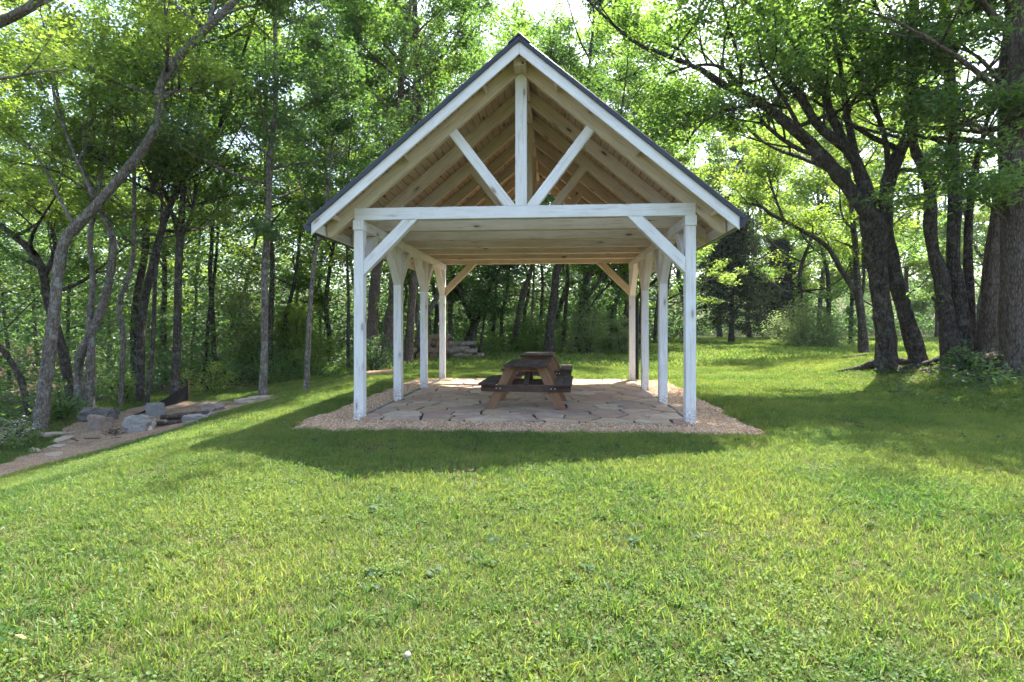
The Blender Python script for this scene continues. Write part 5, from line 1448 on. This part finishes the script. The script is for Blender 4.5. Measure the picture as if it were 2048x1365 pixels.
pile(925, 24.6, [3, 2, 1], 1.1, .15, 'long log lying crosswise at the end of the firewood heap', 'long logs at the end of the firewood heap', 1.35)
pile(772, 22.5, [3, 2, 2, 1], .5, .13, 'cut log stacked between the two dark trunks', 'logs stacked between trunks')
# black silt fence
fence = empty('silt_fence', G(375, 803)); tag(fence, 'black fabric silt fence sagging from its end stake above the boulders', 'fence')
fo = Vector(fence.location)
A = G(375, 803); B = G(268, 834)
n = 12; V = []; F = []
for i in range(n + 1):
    t = i / n
    p = A.lerp(B, t); z = float(ter(p.x, p.y)); h = .46 * (1 - t) ** 1.3 + .05
    wv_ = .05 * math.sin(t * 17)
    V += [Vector((p.x, p.y + wv_, z - .03)) - fo, Vector((p.x, p.y + wv_ * .5 + .02, z + h)) - fo, Vector((p.x, p.y + wv_ * .5 + .026, z + h)) - fo, Vector((p.x, p.y + wv_ + .006, z - .03)) - fo]
for i in range(n):
    a = 4 * i
    for q in range(4): F.append((a + q, a + (q + 1) % 4, a + 4 + (q + 1) % 4, a + 4 + q))
F += [(0, 3, 2, 1), (4 * n, 4 * n + 1, 4 * n + 2, 4 * n + 3)]
link('fabric', pd_mesh('fabric', V, F), M['fence'], fence)
zA = float(ter(A.x, A.y)) - fo.z
beam('stake', (A.x - fo.x + .02, A.y - fo.y + .02, zA - .2), (A.x - fo.x + .02, A.y - fo.y + .02, zA + .62), .035, .035, M['table_leg'], fence, up=(0, 1, 0))
# small things in the grass
g = G(815, 1332)
M['mush'] = mat_plain('pale_mushroom', (0.24, 0.24, 0.20), .7, .1, 20)
mu = empty('mushroom', g); tag(mu, 'single pale mushroom cap in the lawn close to the camera', 'mushroom')
bm = bmesh.new(); bmesh.ops.create_uvsphere(bm, u_segments=14, v_segments=8, radius=.019)
for v in bm.verts: v.co.z = v.co.z * (.7 if v.co.z > 0 else .18)
link('cap', bm_mesh('cap', bm, True), M['mush'], mu, Matrix.Translation((0, 0, .040)) @ Matrix.Scale(.8, 4) @ Matrix.Rotation(.6, 4, 'X'))
bm = bmesh.new(); bmesh.ops.create_cone(bm, segments=8, radius1=.006, radius2=.005, depth=.05, cap_ends=True)
link('stalk', bm_mesh('stalk', bm, True), M['mush'], mu, Matrix.Translation((0, 0, .025)))
M['deadleaf'] = mat_leaf('fallen_leaf', (.42, .33, .12), (.48, .40, .2), (.4, .3, .1), (.4, .3, .1), .3, .05)
def fallen(px, py, s, lab, seed):
    g = G(px, py); rng = np.random.default_rng(seed); V = [(0, 0, .006)]; k = 9
    for i in range(k):
        th = i / k * 6.283; r = s * (.75 + .25 * math.cos(2 * th)) * rng.uniform(.85, 1.1)
        V.append((r * math.cos(th), r * .6 * math.sin(th), rng.uniform(0, .25) * s))
    top = [(x, y, z + .002) for x, y, z in V]; o = len(V)
    F = [(0, 1 + i, 1 + (i + 1) % k) for i in range(k)] + [(o, o + 1 + (i + 1) % k, o + 1 + i) for i in range(k)] + [(1 + i, 1 + (i + 1) % k, o + 1 + (i + 1) % k, o + 1 + i) for i in range(k)]
    ob = link('fallen_leaf', pd_mesh('fallen_leaf', V + top, F), M['deadleaf'])
    ob.location = g + Vector((0, 0, .045)); ob.rotation_euler = (.3, -.2, seed)
    tag(ob, lab, 'leaf')
fallen(40, 1300, .032, 'pale yellow fallen leaf in the near lawn at the edge of view', 3)
fallen(145, 1117, .028, 'brown curled fallen leaf on the sunny side of the lawn', 5)
# ------------------------------------------------------------------ thin summer haze
hz = bpy.data.materials.new('haze_air'); hz.use_nodes = True
hn = hz.node_tree.nodes; hn.clear()
ho = hn.new('ShaderNodeOutputMaterial'); hv = hn.new('ShaderNodeVolumePrincipled')
hv.inputs['Color'].default_value = (0.80, 0.88, 1.0, 1)
hv.inputs['Density'].default_value = 0.00022
hv.inputs['Anisotropy'].default_value = 0.2
hz.node_tree.links.new(hv.outputs[0], ho.inputs['Volume'])
bm = bmesh.new(); bmesh.ops.create_cube(bm, size=1.0)
bmesh.ops.scale(bm, vec=(2000, 1640, 34), verts=bm.verts)
bmesh.ops.translate(bm, vec=(0, 720, 12.0), verts=bm.verts)
haze = tag(link('haze', bm_mesh('haze', bm), hz), 'thin pale summer haze in the air', 'haze', kind='stuff')
